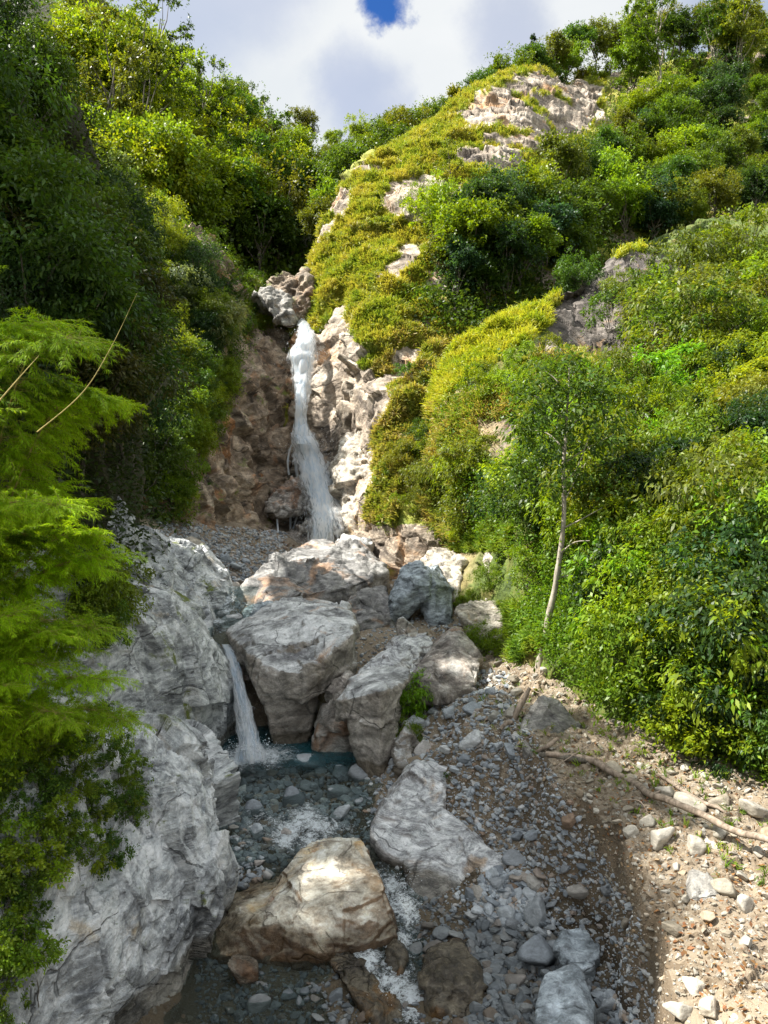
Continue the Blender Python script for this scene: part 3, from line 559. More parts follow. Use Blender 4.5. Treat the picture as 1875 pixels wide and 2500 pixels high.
M['fall'], t, b, o = new_mat('falling_water')
uvn = t.node('ShaderNodeAttribute', attribute_name='u').outputs['Fac']; vvn = t.node('ShaderNodeAttribute', attribute_name='v').outputs['Fac']; ed = t.node('ShaderNodeAttribute', attribute_name='edge').outputs['Fac']
sd = t.node('ShaderNodeAttribute', attribute_name='seed').outputs['Fac']
vec = t.node('ShaderNodeCombineXYZ', i_0=t.math('MULTIPLY', uvn, 1.0), i_1=t.math('MULTIPLY', vvn, 0.16), i_2=sd).outputs[0]
sn = t.noise(vec, 5.0, 7, 0.68, 0.5); vec2 = t.node('ShaderNodeCombineXYZ', i_0=uvn, i_1=t.math('MULTIPLY', vvn, 0.13), i_2=sd).outputs[0]
sn2 = t.noise(vec2, 9.0, 5, 0.75, 0.25); sn3 = t.noise(vec2, 1.6, 4, 0.6, 0.5)
mm = t.math('ADD', t.math('ADD', t.math('MULTIPLY', sn, 0.40), t.math('MULTIPLY', sn2, 0.35)), t.math('MULTIPLY', sn3, 0.25))
al = t.step(t.math('ADD', t.math('MULTIPLY', mm, 1.25), t.math('MULTIPLY', ed, 0.34)), 0.80, 1.00)
b.inputs['Roughness'].default_value = 0.35
t.put(b.inputs['Base Color'], t.mix(t.step(sn2, 0.40, 0.56), (0.50, 0.64, 0.78), (0.97, 0.98, 0.98)))
trl = t.node('ShaderNodeBsdfTranslucent', i_Color=(0.85, 0.9, 0.95, 1)); m1 = t.node('ShaderNodeMixShader'); m1.inputs[0].default_value = 0.6
t.l.new(b.outputs[0], m1.inputs[1]); t.l.new(trl.outputs[0], m1.inputs[2])
trn = t.node('ShaderNodeBsdfTransparent'); mx = t.node('ShaderNodeMixShader'); t.put(mx.inputs[0], al)
t.l.new(trn.outputs[0], mx.inputs[1]); t.l.new(m1.outputs[0], mx.inputs[2]); t.l.new(mx.outputs[0], o.inputs[0])
t.put(b.inputs['Normal'], t.node('ShaderNodeBump', i_Height=mm, i_Strength=1.0, i_Distance=0.12).outputs[0])

bpy.context.view_layer.update()
DG = bpy.context.evaluated_depsgraph_get()
BV = {}
def bvh(o):
    if o.name not in BV: BV[o.name] = BVHTree.FromObject(o, bpy.context.evaluated_depsgraph_get())
    return BV[o.name]
def cast(px, py, objs):
    d = ray(px, py); best = None
    for o in objs:
        h = bvh(o).ray_cast(Vector((0, 0, 0)), d)
        if h[0] is not None and (best is None or h[3] < best[2]): best = (h[0], h[1] if h[1].dot(d) < 0 else -h[1], h[3], o)
    return best
TERR = [o for k in PATCH for o in PATCH[k]]
def ribbon(pts, nu, nv, bulge, seed, surf, off, edge0=0.0):
    # pts: (px, py, halfwidth px, Y or None, density)
    n = len(pts); A = np.array([[p[0], p[1], p[2], p[4]] for p in pts], float); W = cr_matrix(n, nv); A = W @ A
    Ys = [p[3] for p in pts]
    if surf:
        Ys = []
        for p in pts:
            h = [cast(p[0] + k * p[2], p[1], surf) for k in (-.25, 0, .25)]; h = [q[0].y for q in h if q]
            Ys.append((min(h) - off) if h else 42)
        for k in range(1, n): Ys[k] = min(Ys[k], Ys[k - 1] - 0.02)
    Yv = W @ np.array(Ys, float); u = np.linspace(-1, 1, nu)
    V = []; uu = []; vv = []; ee = []; L = 0; last = None
    for k in range(nv):
        c = P(A[k, 0], A[k, 1], Yv[k]); hw = A[k, 2] / FPX * Yv[k]
        if last is not None: L += np.linalg.norm(c - last)
        last = c
        jag = 0.14 * math.sin(L * 3.1 + seed) + 0.08 * math.sin(L * 9.7)
        x = c[0] + u * hw * (1 + jag * np.abs(u)); y = c[1] - bulge * hw * (1 - u * u) + 0 * u
        V.append(np.stack([x, y, c[2] + 0 * u], -1)); uu.append(u * hw * 1.0); vv.append(L + 0 * u)
        ee.append(A[k, 3] * (1 - np.abs(u) ** 2.2) - 0.55 * np.abs(u) ** 4 + edge0 - 0.05 + 0.18 * vnoise(np.stack([u * hw * 2.2, 0 * u + L * .35, 0 * u + seed], -1), 77))
    V = np.concatenate(V); me_V = V.copy()
    me_V[:, 1] += 0.10 * bulge * vnoise(np.stack([V[:, 0] * 6, V[:, 2] * 1.2, V[:, 1]], -1), int(seed)) * 1.0
    return me_V, grid_faces(nv, nu), np.concatenate(uu), np.concatenate(vv), np.concatenate(ee)
def fall(name, ribs, label):
    VV = []; FF = []; U = []; Vc = []; E = []; S = []; base = 0
    for i, rb in enumerate(ribs):
        v, f, u, vv, e = rb; VV.append(v); FF.append(f + base); base += len(v); U.append(u); Vc.append(vv); E.append(e); S.append(np.full(len(v), 3.7 * i))
    me = mesh_from(name, np.concatenate(VV), np.concatenate(FF))
    for k, a in (('u', U), ('v', Vc), ('edge', E), ('seed', S)): fattr(me, k, np.concatenate(a))
    return struct(name, me, M['fall'], label, 'waterfall')
SF = [PATCH['cliff'][0], PATCH['hillside'][0]]
def drops(name, specs, label, seed):
    r = np.random.default_rng(seed); V = []; F = []; k = 0
    for (px, py, Y, sx, sy, n, s0, s1) in specs:
        for _ in range(n):
            c = P(px + r.normal() * sx, py + r.normal() * sy, Y - r.random() * 0.8); s = s0 + (s1 - s0) * r.random() ** 3
            d = r.normal(size=(4, 3)); d /= np.linalg.norm(d, axis=1)[:, None]; V += list(c + d * s); F += [(k, k + 1, k + 2), (k, k + 2, k + 3), (k, k + 3, k + 1), (k + 1, k + 3, k + 2)]; k += 4
    me = mesh_from(name, np.array(V), np.array(F))
    return tag(link(name, me, M['foamdrop']), label, 'spray', kind='stuff')
M['foamdrop'], t, b, o = new_mat('spray_drops'); b.inputs['Base Color'].default_value = (0.85, 0.9, 0.95, 1); b.inputs['Roughness'].default_value = 0.3
FALL_A = [(714,745,6,0,1.3),(724,762,9,0,1.4),(738,785,16,0,1.4),(748,812,29,0,1.4),(749,838,42,0,1.4),(746,860,50,0,1.4),(744,875,54,0,1.45),(742,900,48,0,1.4),(740,939,40,0,1.3),(738,975,29,0,1.3),(737,1000,24,0,1.3)]
FALL_B = [(728,992,18,0,.5),(733,1012,20,0,.55),(736,1040,30,0,.9),(742,1066,44,0,1.4),(752,1088,54,0,1.5),(758,1112,58,0,1.4),(768,1150,60,0,1.35),(780,1190,62,0,1.3),(788,1230,64,0,1.25),(792,1270,68,0,1.2),(794,1310,72,0,1.15),(796,1345,74,0,1.1)]
FALL_D = [(741,935,28,0,1.0),(738,965,24,0,1.3),(736,995,22,0,1.4),(736,1025,26,0,1.4),(739,1055,32,0,1.3),(745,1085,40,0,1.1)]
FALL_C = [(722,1075,20,0,.35),(712,1100,22,0,.25),(718,1130,26,0,.15),(735,1160,34,0,.2)]
def thin(pts, hw=3, d=0.8): return [(x, y, hw, 0, d) for x, y in pts]
fall('waterfall', [ribbon(FALL_A, 30, 130, .9, 1, SF, 1.3), ribbon([(a, b_, c * .6, d, e) for a, b_, c, d, e in FALL_A[3:]], 20, 110, 1.0, 5, SF, 1.7),
    ribbon(FALL_B, 34, 160, .9, 2, SF, 1.3), ribbon([(a + 2, b_, c * .6, d, e) for a, b_, c, d, e in FALL_B[3:]], 22, 130, 1.0, 7, SF, 1.9), ribbon(FALL_D, 26, 70, .9, 15, SF, 1.8), ribbon([(a - 4, b_, c * .8, d, e) for a, b_, c, d, e in FALL_D], 20, 60, 1.0, 16, SF, 2.3), ribbon(FALL_C, 24, 60, .3, 3, SF, .8), ribbon(thin([(722,1070),(708,1095),(703,1130),(706,1160)], 5, 1.2), 8, 60, .5, 19, SF, 1.5), ribbon(thin([(728,1090),(722,1120),(726,1160),(738,1200)], 7, 1.1), 8, 60, .5, 23, SF, 1.6),
    ribbon(thin([(712,1075),(700,1110),(697,1150)], 3, .7), 6, 50, .3, 4, SF, .5), ribbon(thin([(708,1235),(709,1290),(706,1330),(702,1348)], 4, 1.3), 6, 60, .3, 6, SF, 1.6),
    ribbon(thin([(676,1238),(677,1270),(680,1310)], 4, 1.3), 6, 50, .3, 8, SF, 1.6), ribbon(thin([(727,1225),(725,1260),(712,1300),(704,1325)], 4, 1.3), 6, 50, .3, 9, SF, 1.6),
    ribbon(thin([(748,1270),(735,1290),(722,1305)], 3, .4), 6, 50, .3, 9, SF, 1.6)],
    'tall white waterfall plunging down the rock cleft in two steps')
YB = cast(790, 1250, SF)[0].y - 1.0
drops('water_spray', [(800,1275,YB,38,50,7000,.010,.030),(790,1190,YB,30,40,3000,.010,.028),(752,1095,YB+1,30,18,1200,.010,.028),(745,850,YB+3,34,40,900,.010,.028)], 'fine white spray around the tall waterfall', 3)
FC = [(552,1572,16,21.3,2.0),(564,1594,18,20.6,2.0),(576,1630,20,20.0,1.9),(586,1680,25,19.4,1.8),(598,1740,31,18.9,1.7),(608,1790,38,18.5,1.7),(612,1825,50,18.2,1.7),(613,1850,62,17.9,1.5)]
fall('waterfall', [ribbon(FC, 26, 120, .55, 11, None, 0), ribbon([(a, b_, c * .65, d - .12, e) for a, b_, c, d, e in FC], 18, 110, .6, 13, None, 0), ribbon([(a - 2, b_, c * .9, d - .22, e - .8) for a, b_, c, d, e in FC], 22, 110, .8, 17, None, 0)], 'small white cascade dropping between the pale wall and the big boulder')
fall('waterfall', [ribbon([(556,1462,12,25.9,1.5),(555,1480,14,25.5,1.5),(553,1505,19,24.9,1.4),(548,1528,30,24.3,1.2)], 18, 60, .5, 21, None, 0), ribbon([(520,1530,20,24.0,1.2),(515,1542,26,23.5,1.2),(510,1552,30,23.1,1.0)], 14, 40, .3, 22, None, 0)], 'short white chute feeding the upper pool between the rocks')
drops('water_spray', [(612,1835,18.0,32,16,1200,.008,.028),(600,1760,18.9,14,30,140,.008,.022),(985,2150,12.6,18,20,120,.006,.016),(960,2420,11.0,25,20,160,.006,.016)], 'white splash drops at the foot of the small cascade', 4)

# ================================================================== BOULDERS
def hull(pts):
    bm = bmesh.new()
    for p in pts: bm.verts.new(p)
    r = bmesh.ops.convex_hull(bm, input=bm.verts)
    bmesh.ops.delete(bm, geom=[v for v in bm.verts if not v.link_faces], context='VERTS')
    bmesh.ops.recalc_face_normals(bm, faces=bm.faces); return bm
def smooth_mesh(me, V, it, lam=0.5):
    E = np.empty(len(me.edges) * 2, np.int32); me.edges.foreach_get('vertices', E); E = E.reshape(-1, 2); n = len(V)
    deg = np.bincount(E.ravel(), minlength=n).astype(float)[:, None]
    for _ in range(it):
        S = np.zeros_like(V)
        for a in range(3): S[:, a] = np.bincount(E[:, 0], V[E[:, 1], a], n) + np.bincount(E[:, 1], V[E[:, 0], a], n)
        V = V * (1 - lam) + lam * S / deg
    return V
ROCKS = []
def boulder(label, mat, hulls, vox=0.05, sm=3, amp=1.0, name='boulder', cat='boulder', depth=None, fs=1.3, seed=0, lay=0.0, laydir=(0.3, 0.2, 0.93), group=None):
    """hulls: list of point lists (px,py,Y); each point is repeated deeper and lower behind the visible face"""
    bm = bmesh.new(); tmp = bpy.data.meshes.new('t')
    for h in hulls:
        A = P(*zip(*h)); size = np.ptp(A[:, [0, 2]], axis=0).max(); dd = depth if depth else size * 0.6
        c = A.mean(0)
        B = A + (0, dd, 0); B[:, 0] = c[0] + (B[:, 0] - c[0]) * 0.85; B[:, 2] = np.minimum(c[2] + (B[:, 2] - c[2]) * 0.85, A[:, 2].max() - 0.02) - 0.08 * dd
        B[:, 1] = np.minimum(B[:, 1], A[:, 1].max() + dd * 0.8)
        lo = A[A[:, 2] < A[:, 2].min() + 0.35 * np.ptp(A[:, 2])] - (0, 0, 0.25 + 0.12 * size)
        hb = hull(np.concatenate([A, B, lo])); hb.to_mesh(tmp); hb.free(); bm.from_mesh(tmp)
    bm.to_mesh(tmp); bm.free()
    ob = bpy.data.objects.new('t', tmp); COL.objects.link(ob); md = ob.modifiers.new('r', 'REMESH'); md.mode = 'VOXEL'; md.voxel_size = vox
    dg = bpy.context.evaluated_depsgraph_get(); dg.update(); me = bpy.data.meshes.new_from_object(ob.evaluated_get(dg)); bpy.data.objects.remove(ob); bpy.data.meshes.remove(tmp)
    me.name = name; V = verts(me); V = smooth_mesh(me, V, sm); me.vertices.foreach_set('co', V.astype(np.float32).ravel()); me.update(); N = normals(me)
    q = V + seed * 7.7
    d = 0.13 * facet(q, 1.0 * fs, 3 + seed, 1.2) + 0.05 * facet(q, 2.7 * fs, 9, 1.2) + 0.10 * fbm(q, 0.9, 3, 5) + 0.035 * ridged(q, 3.1, 4, 8) + 0.012 * ridged(q, 12, 3, 18)
    if lay:
        ld = np.array(laydir) / np.linalg.norm(laydir); s = (q @ ld) * 5 + 0.5 * vnoise(q * 1.1, 3); d = d + lay * (0.03 * (np.abs((s % 1) - .5) * 2) + 0.02 * np.abs(((s * 2.7) % 1) - .5))
    V = V + N * (d * amp)[:, None]
    c = np.array([V[:, 0].mean(), V[:, 1].mean(), V[:, 2].min()]); me.vertices.foreach_set('co', (V - c).astype(np.float32).ravel()); me.update()
    me.polygons.foreach_set('use_smooth', np.ones(len(me.polygons), bool))
    o = tag(link(name, me, mat, loc=c), label, cat, group); ROCKS.append(o); return o

boulder('cream and rust boulder lit by the sun in the middle of the stream', M['gold'], [
  [(533,2340,11.75),(490,2330,12.0),(500,2270,12.4),(567,2185,13.1),(668,2135,13.7),(600,2262,12.0),(700,2262,11.9),(776,2262,11.85),(776,2332,11.6),(700,2335,11.7)],
  [(776,2265,11.85),(776,2334,11.55),(860,2318,11.7),(975,2285,12.0),(968,2240,12.4),(940,2170,12.5),(884,2058,13.6),(800,2050,13.9),(735,2068,13.9),(690,2130,13.4),(650,2190,12.9),(850,2205,12.1),(640,2262,11.95)]], 0.03, 1, 0.36, depth=0.45, lay=0.5)
boulder('large striped grey slab leaning on the right side of the stream', M['slab'], [
  [(1020,1865,15.6),(1098,1870,15.5),(1085,2006,14.6),(1000,2113,13.75),(938,2078,14.0),(898,2036,14.4),(940,1950,15.1)],
  [(1085,1985,14.5),(1150,2045,13.9),(1237,2110,13.1),(1225,2206,12.75),(1120,2214,12.8),(1000,2190,13.1),(1000,2100,13.7),(980,2070,14.1)]], 0.035, 1, 0.4, depth=0.7, lay=0.8, laydir=(0.55, 0.45, 0.5))
boulder('huge rounded grey boulder with an overhang right of the small cascade', M['boulder'], [
  [(551,1546,21.6),(595,1585,19.8),(616,1600,19.3),(700,1640,18.5),(740,1652,18.5),(800,1602,18.8),(865,1546,19.5),(868,1592,19.8),(855,1490,23.0),(763,1465,24),(657,1472,23)],
  [(600,1590,19.6),(618,1684,18.8),(643,1737,18.7),(677,1803,18.9),(739,1826,19.1),(757,1740,19.1),(780,1650,19.3),(700,1636,18.5),(640,1610,19)]], 0.045, 3, 0.8, depth=1.8, fs=0.7)
boulder('angular grey block with a flat top beside the pool', M['boulder'], [
  [(821,1713,17.5),(850,1665,18.1),(913,1636,18.6),(995,1636,18.4),(1000,1662,17.9),(976,1684,17.4),(925,1690,16.7),(845,1708,17.1)],
  [(845,1706,17.1),(850,1776,17.2),(884,1843,17.1),(913,1878,16.9),(956,1829,17.3),(976,1737,17.4),(978,1684,17.4),(927,1688,16.7),(927,1829,16.8)]], 0.035, 1, 0.5, depth=0.9, seed=2)
boulder('dark brown boulder tucked under the angular grey block by the pool', M['brown'], [
  [(783,1747,18.3),(812,1674,18.5),(850,1645,18.9),(880,1700,18.6),(875,1822,18.4),(788,1814,18.5),(770,1790,18.6)]], 0.05, 3, 0.9, depth=1.0, seed=3)
boulder('long slanting grey slab resting between the boulders', M['slab'], [
  [(874,1640,19.3),(966,1563,20.4),(1053,1544,21.0),(1064,1568,20.7),(1040,1600,20.3),(1009,1645,19.4),(935,1636,18.9),(880,1665,19.0)]], 0.04, 2, 0.7, depth=0.7, seed=4)
boulder('small pointed grey stone standing behind the slanting slab', M['boulder'], [
  [(966,1570,22.2),(968,1512,22.3),(985,1506,22.4),(1024,1540,22.4),(1020,1562,22.2),(990,1572,22)]], 0.04, 2, 0.5, depth=0.7, seed=5)
boulder('brown and grey smooth boulder right of the slanting slab', M['brown'], [
  [(1005,1652,19.3),(1062,1583,19.9),(1125,1539,20.4),(1164,1578,19.9),(1178,1625,19.2),(1166,1662,18.5),(1067,1680,18.4),(1100,1610,19.1)]], 0.05, 4, 0.8, depth=1.5, seed=6, fs=.8)
boulder('tall dark blue grey boulder with a shadowed overhang at the bank', M['bluegrey'], [
  [(947,1481,25.0),(980,1390,25.6),(1026,1368,26),(1045,1400,25),(1005,1440,24.6),(1050,1457,24.6),(960,1505,25.2)],
  [(1005,1390,25.8),(1072,1375,26.2),(1110,1443,25.4),(1101,1525,24.6),(1057,1536,24.5),(1046,1457,24.7),(1040,1400,25)]], 0.05, 1, 0.7, depth=1.6, seed=7)
boulder('broad rust streaked grey boulder in front of the waterfall foot', M['rust'], [
  [(575,1490,27.0),(614,1443,27.4),(638,1395,28.2),(672,1351,29.5),(740,1445,26.6),(660,1470,26.5)],
  [(655,1365,29.2),(758,1327,31),(865,1322,31.5),(913,1351,31),(948,1395,29.5),(850,1432,27.6),(730,1445,26.8),(640,1430,27.4)]], 0.07, 4, 1.5, depth=2.5, seed=8, fs=0.6)
boulder('flat grey stone lying on top of the rust streaked boulder', M['boulder'], [
  [(822,1326,32.0),(838,1306,32.3),(905,1314,32.3),(912,1328,32),(880,1334,31.8)]], 0.06, 2, 0.7, depth=0.8, seed=9)
boulder('rust and grey rock right of the huge rounded boulder', M['rust'], [
  [(845,1475,25.2),(884,1443,25.8),(942,1433,26),(950,1460,25.6),(956,1520,25),(884,1541,24.6),(858,1510,24.8)]], 0.05, 3, 1.0, depth=1.4, seed=10)
boulder('cream wedge shaped rock sticking out of the green bank', M['cream'], [
  [(1111,1491,22.4),(1160,1470,22.8),(1222,1462,23),(1246,1491,22.5),(1241,1549,21.6),(1202,1565,21.4),(1150,1522,21.8)]], 0.05, 3, 0.8, depth=1.2, seed=11)
boulder('grey triangular boulder below the leaning tree', M['dull'], [
  [(1272,1805,14.9),(1298,1744,15.2),(1326,1704,15.4),(1366,1710,15.4),(1417,1767,15.0),(1434,1801,14.8),(1430,1834,14.5),(1350,1845,14.3),(1280,1835,14.5)]], 0.035, 4, 0.6, depth=0.9, seed=12, fs=.9)
boulder('round pale grey boulder among cobbles on the right bank', M['bluegrey'], [
  [(1354,2318,10.92),(1388,2284,11.21),(1434,2277,11.30),(1465,2310,11.02),(1456,2355,10.64),(1417,2368,10.54),(1371,2350,10.64)]], 0.025, 6, 0.5, depth=0.25, seed=13)
boulder('big angular blue grey block at the bottom of the stream', M['bluegrey'], [
  [(1307,2450,9.77),(1335,2384,10.14),(1411,2361,10.32),(1453,2446,9.86),(1447,2560,9.02),(1310,2580,8.93),(1318,2500,9.49),(1400,2440,9.67)]], 0.025, 1, 0.25, depth=0.12, seed=14)
boulder('brown and gold wet boulder parting the rapids', M['stream'], [
  [(1026,2401,10.83),(1048,2361,11.11),(1128,2338,11.40),(1179,2405,10.83),(1182,2457,10.54),(1150,2484,10.36),(1065,2470,10.36),(1100,2400,10.73)]], 0.03, 5, 0.8, depth=0.5, seed=15)
boulder('long diagonal grey rock lying in the dark water', M['stream'], [
  [(803,2346,11.35),(820,2330,11.54),(845,2338,11.54),(906,2395,11.06),(945,2435,10.86),(990,2510,10.38),(930,2510,10.19),(890,2460,10.48),(845,2415,10.77)]], 0.03, 4, 0.7, depth=0.3, seed=16)
boulder('dark wet rock at the head of the lower rapids', M['stream'], [
  [(940,2385,11.35),(945,2330,11.64),(965,2305,11.83),(990,2330,11.64),(985,2370,11.35),(965,2392,11.25)]], 0.025, 4, 0.5, depth=0.3, seed=17)
boulder('oval pinkish stone in front of the sunlit boulder', M['brown'], [
  [(550,2352,11.27),(570,2342,11.37),(605,2348,11.37),(628,2368,11.27),(600,2376,11.17),(565,2368,11.17)]], 0.02, 5, 0.3, depth=0.25, seed=18)
boulder('upright grey rock right of the angular block', M['boulder'], [
  [(958,1842,16.9),(992,1767,17.4),(1012,1812,17.1),(1016,1868,16.6),(969,1876,16.5)]], 0.03, 3, 0.7, depth=0.5, seed=19)
boulder('pale block at the edge of the bushes on the right', M['cream'], [
  [(1564,1767,14.9),(1615,1800,14.5),(1618,1820,14.4),(1575,1838,14.2),(1570,1800,14.5)]], 0.03, 3, 0.6, depth=0.4, seed=20)
boulder('grey flat faced stone on the dry terrace', M['dull'], [
  [(1683,2175,9.9),(1692,2132,10.1),(1735,2138,10.1),(1765,2190,9.75),(1720,2196,9.7),(1690,2190,9.7)]], 0.02, 3, 0.35, depth=0.25, seed=21)
boulder('cream stone half buried under the fallen branch', M['cream'], [
  [(1710,2060,10.9),(1730,2035,11.1),(1785,2045,11.1),(1790,2075,10.8),(1750,2082,10.7)]], 0.02, 4, 0.35, depth=0.3, seed=22)
boulder('rusty cream rock set in the cut bank', M['cream'], [
  [(1607,2228,10.0),(1637,2200,10.2),(1668,2222,10.1),(1655,2275,9.6),(1637,2284,9.5),(1615,2260,9.6)]], 0.02, 3, 0.4, depth=0.4, seed=23)
boulder('cream boulder at the lower right corner of the cut bank', M['cream'], [
  [(1748,2420,9.0),(1790,2390,9.2),(1850,2400,9.2),(1840,2440,8.9),(1790,2460,8.7),(1755,2450,8.8)]], 0.02, 4, 0.35, depth=0.4, seed=24)
boulder('grey rock with water running round it above the small cascade', M['boulder'], [
  [(528,1520,23.6),(548,1500,24),(580,1498,24),(595,1512,23.8),(580,1530,23.4),(545,1535,23.3)]], 0.04, 3, 0.6, depth=0.5, seed=25)
boulder('low bluish rock at the left foot of the rust streaked boulder', M['bluegrey'], [
  [(585,1512,24.6),(610,1478,25.4),(650,1468,25.7),(668,1474,25.6),(640,1492,25),(600,1516,24.5)]], 0.04, 3, 0.7, depth=0.7, seed=26)
boulder('small brown rock at the lip of the pool above the cascade', M['brown'], [
  [(500,1538,22.9),(510,1520,23.2),(528,1530,23),(522,1546,22.7)]], 0.03, 3, 0.4, depth=0.3, seed=27)
boulder('rust coloured lip rock where the small cascade starts', M['brown'], [
  [(572,1585,21.0),(600,1580,20.8),(618,1605,20.4),(612,1640,20.2),(590,1640,20.3),(578,1610,20.6)]], 0.04, 4, 0.7, depth=0.8, seed=28)
boulder('brown flat stone on the gravel slope left of the waterfall', M['cream'], [
  [(438,1320,29),(470,1308,29.4),(494,1330,29),(488,1340,28.8),(450,1335,28.8)]], 0.05, 3, 0.6, depth=0.7, seed=29)
boulder('grey rounded rock at the top lip of the tall waterfall', M['fallrock'], [
  [(660,700,47.5),(672,672,48),(695,662,48.3),(718,676,48),(722,700,47.5),(712,726,47),(680,722,47)]], 0.09, 3, 2.2, depth=2.0, seed=30)
boulder('pale smooth rock ledge left of the waterfall lip', M['dull'], [
  [(620,722,46.5),(640,700,47),(690,708,47),(708,735,46.5),(714,770,45.8),(690,770,45.8),(660,745,46)]], 0.09, 3, 2.0, depth=1.5, seed=31)
boulder('dark pointed rock between the waterfall lip and the grass spur', M['fallrock'], [
  [(712,740,46.8),(722,690,47.2),(742,655,47.5),(760,690,47),(752,745,46.5),(735,758,46.4)]], 0.09, 3, 2.0, depth=2.0, seed=32)
boulder('reddish rock ledge with thin trickles under the waterfall', M['brown'], [
  [(652,1215,38),(690,1180,38.6),(735,1160,39.2),(755,1190,39),(748,1222,38.6),(700,1236,38),(660,1240,37.8)]], 0.08, 3, 1.6, depth=2.2, seed=33)
boulder('wet dark rock at the waterfall foot behind the boulder', M['brown'], [
  [(705,1325,37.4),(720,1285,37.8),(762,1262,38),(770,1310,37.6),(760,1345,37),(700,1350,37)]], 0.08, 3, 1.6, depth=1.5, seed=34)
boulder('big pale sloping slab right of the waterfall', M['cream'], [
  [(822,1110,38.2),(860,1050,38.2),(920,960,38.4),(985,900,38.8),(960,1010,37.2),(915,1090,36.2),(905,1180,35.4),(895,1260,35),(865,1296,34.6),(828,1180,36.4)]], 0.09, 3, 2.6, depth=2.0, seed=35, fs=0.5)
boulder('grey pointed rock right of the waterfall foot', M['fallrock'], [
  [(862,1325,33.8),(885,1282,34.4),(902,1278,34.4),(905,1325,33.6)]], 0.06, 3, 1.0, depth=0.8, seed=36)
boulder('lichen covered pale outcrop under the grass crest', M['bluegrey'], [
  [(1170,1035,31.6),(1205,1020,31.8),(1265,1030,31.6),(1290,1075,31.0),(1270,1100,30.4),(1225,1140,29.6),(1185,1095,30.4)]], 0.07, 3, 1.5, depth=1.5, seed=37)
boulder('white knob of rock on the crest end', M['cream'], [
  [(1335,845,32.8),(1345,825,33),(1368,830,33),(1372,850,32.8),(1350,862,32.5)]], 0.05, 3, 0.8, depth=0.8, seed=38)
boulder('light grey rock wedged at the left of the green terrace', M['cream'], [
  [(1030,1400,26.4),(1045,1350,27.2),(1090,1345,27.4),(1135,1370,26.6),(1120,1440,25.4),(1060,1430,25.6)]], 0.06, 3, 1.2, depth=1.5, seed=39)
boulder('flat mossy ledge rock above the cream wedge', M['cream'], [
  [(1180,1370,24.8),(1200,1345,25.2),(1240,1335,25.4),(1330,1330,25),(1340,1340,24.8),(1280,1352,24.6),(1210,1372,24.4)]], 0.05, 3, 0.9, depth=1.0, seed=40)
# ================================================================== VEGETATION ASSETS
print('t before veg', time.time() - T0)
M['leaf'] = leaf_mat('leaf'); M['leaf_gloss'] = leaf_mat('glossy_leaf', 0.35, 0.4, 0.32, 0.6); M['bamboo_leaf'] = leaf_mat('bamboo_leaf', 0.5, 0.4, 0.5, 0.2)
M['bark'] = bark_mat('bark', (0.05, 0.042, 0.032), (0.16, 0.14, 0.11)); M['palebark'] = bark_mat('pale_bark', (0.20, 0.17, 0.13), (0.42, 0.38, 0.31))
M['driftwood'] = bark_mat('driftwood', (0.13, 0.10, 0.07), (0.34, 0.27, 0.21)); M['culm'] = bark_mat('culm', (0.22, 0.18, 0.05), (0.42, 0.34, 0.10))
def unit(a): return a / (np.linalg.norm(a, axis=-1, keepdims=True) + 1e-9)
def leaves(pos, out, L, Wd, rng, up=0.5, droop=0.0, fold=0.25):
    """diamond leaves: pos Nx3, out = preferred direction, returns V,F"""
    n = len(pos); L = L * rng.uniform(.65, 1.35, n)[:, None]; a = unit(unit(out) * 0.9 + rng.normal(size=(n, 3)) * 0.55 + np.array([0, 0, -droop]))
    nn = unit(rng.normal(size=(n, 3)) * 0.6 + np.array([0, 0, up * 1.6]) + unit(out) * 0.35); s = unit(np.cross(a, nn)); nn = np.cross(s, a)
    W_ = L * Wd / 2; tip = pos + a * L + np.array([0, 0, -1]) * L * 0.25 * droop
    V = np.stack([pos, pos + a * L * .45 + s * W_ + nn * W_ * fold, tip, pos + a * L * .45 - s * W_ + nn * W_ * fold], 1).reshape(-1, 3)
    F = np.arange(4 * n).reshape(-1, 4); return V, F
def tube(path, rad, sides=6):
    path = np.asarray(path, float); T = unit(np.gradient(path, axis=0)); ref = np.array([0.3, 1, 0.1]); s = unit(np.cross(T, ref)); u = np.cross(s, T)
    an = np.linspace(0, 2 * np.pi, sides, endpoint=False); rad = np.broadcast_to(rad, (len(path),))
    V = (path[:, None] + rad[:, None, None] * (np.cos(an)[None, :, None] * s[:, None] + np.sin(an)[None, :, None] * u[:, None])).reshape(-1, 3); F = []
    for i in range(len(path) - 1):
        for j in range(sides): F.append((i * sides + j, i * sides + (j + 1) % sides, (i + 1) * sides + (j + 1) % sides, (i + 1) * sides + j))
    return V, np.array(F)
def join(parts):
    V = []; F = []; b = 0
    for v, f in parts: V.append(v); F.append(np.asarray(f) + b); b += len(v)
    return np.concatenate(V), np.concatenate(F)
def curve(a, b, bend, n, rng):
    a = np.array(a, float); b = np.array(b, float); t = np.linspace(0, 1, n)[:, None]; k = np.linalg.norm(b - a)
    off = rng.normal(size=3) * bend * k; return a + (b - a) * t + off * np.sin(t * np.pi) + rng.normal(size=(n, 3)) * 0.02 * k * np.sin(t * np.pi)
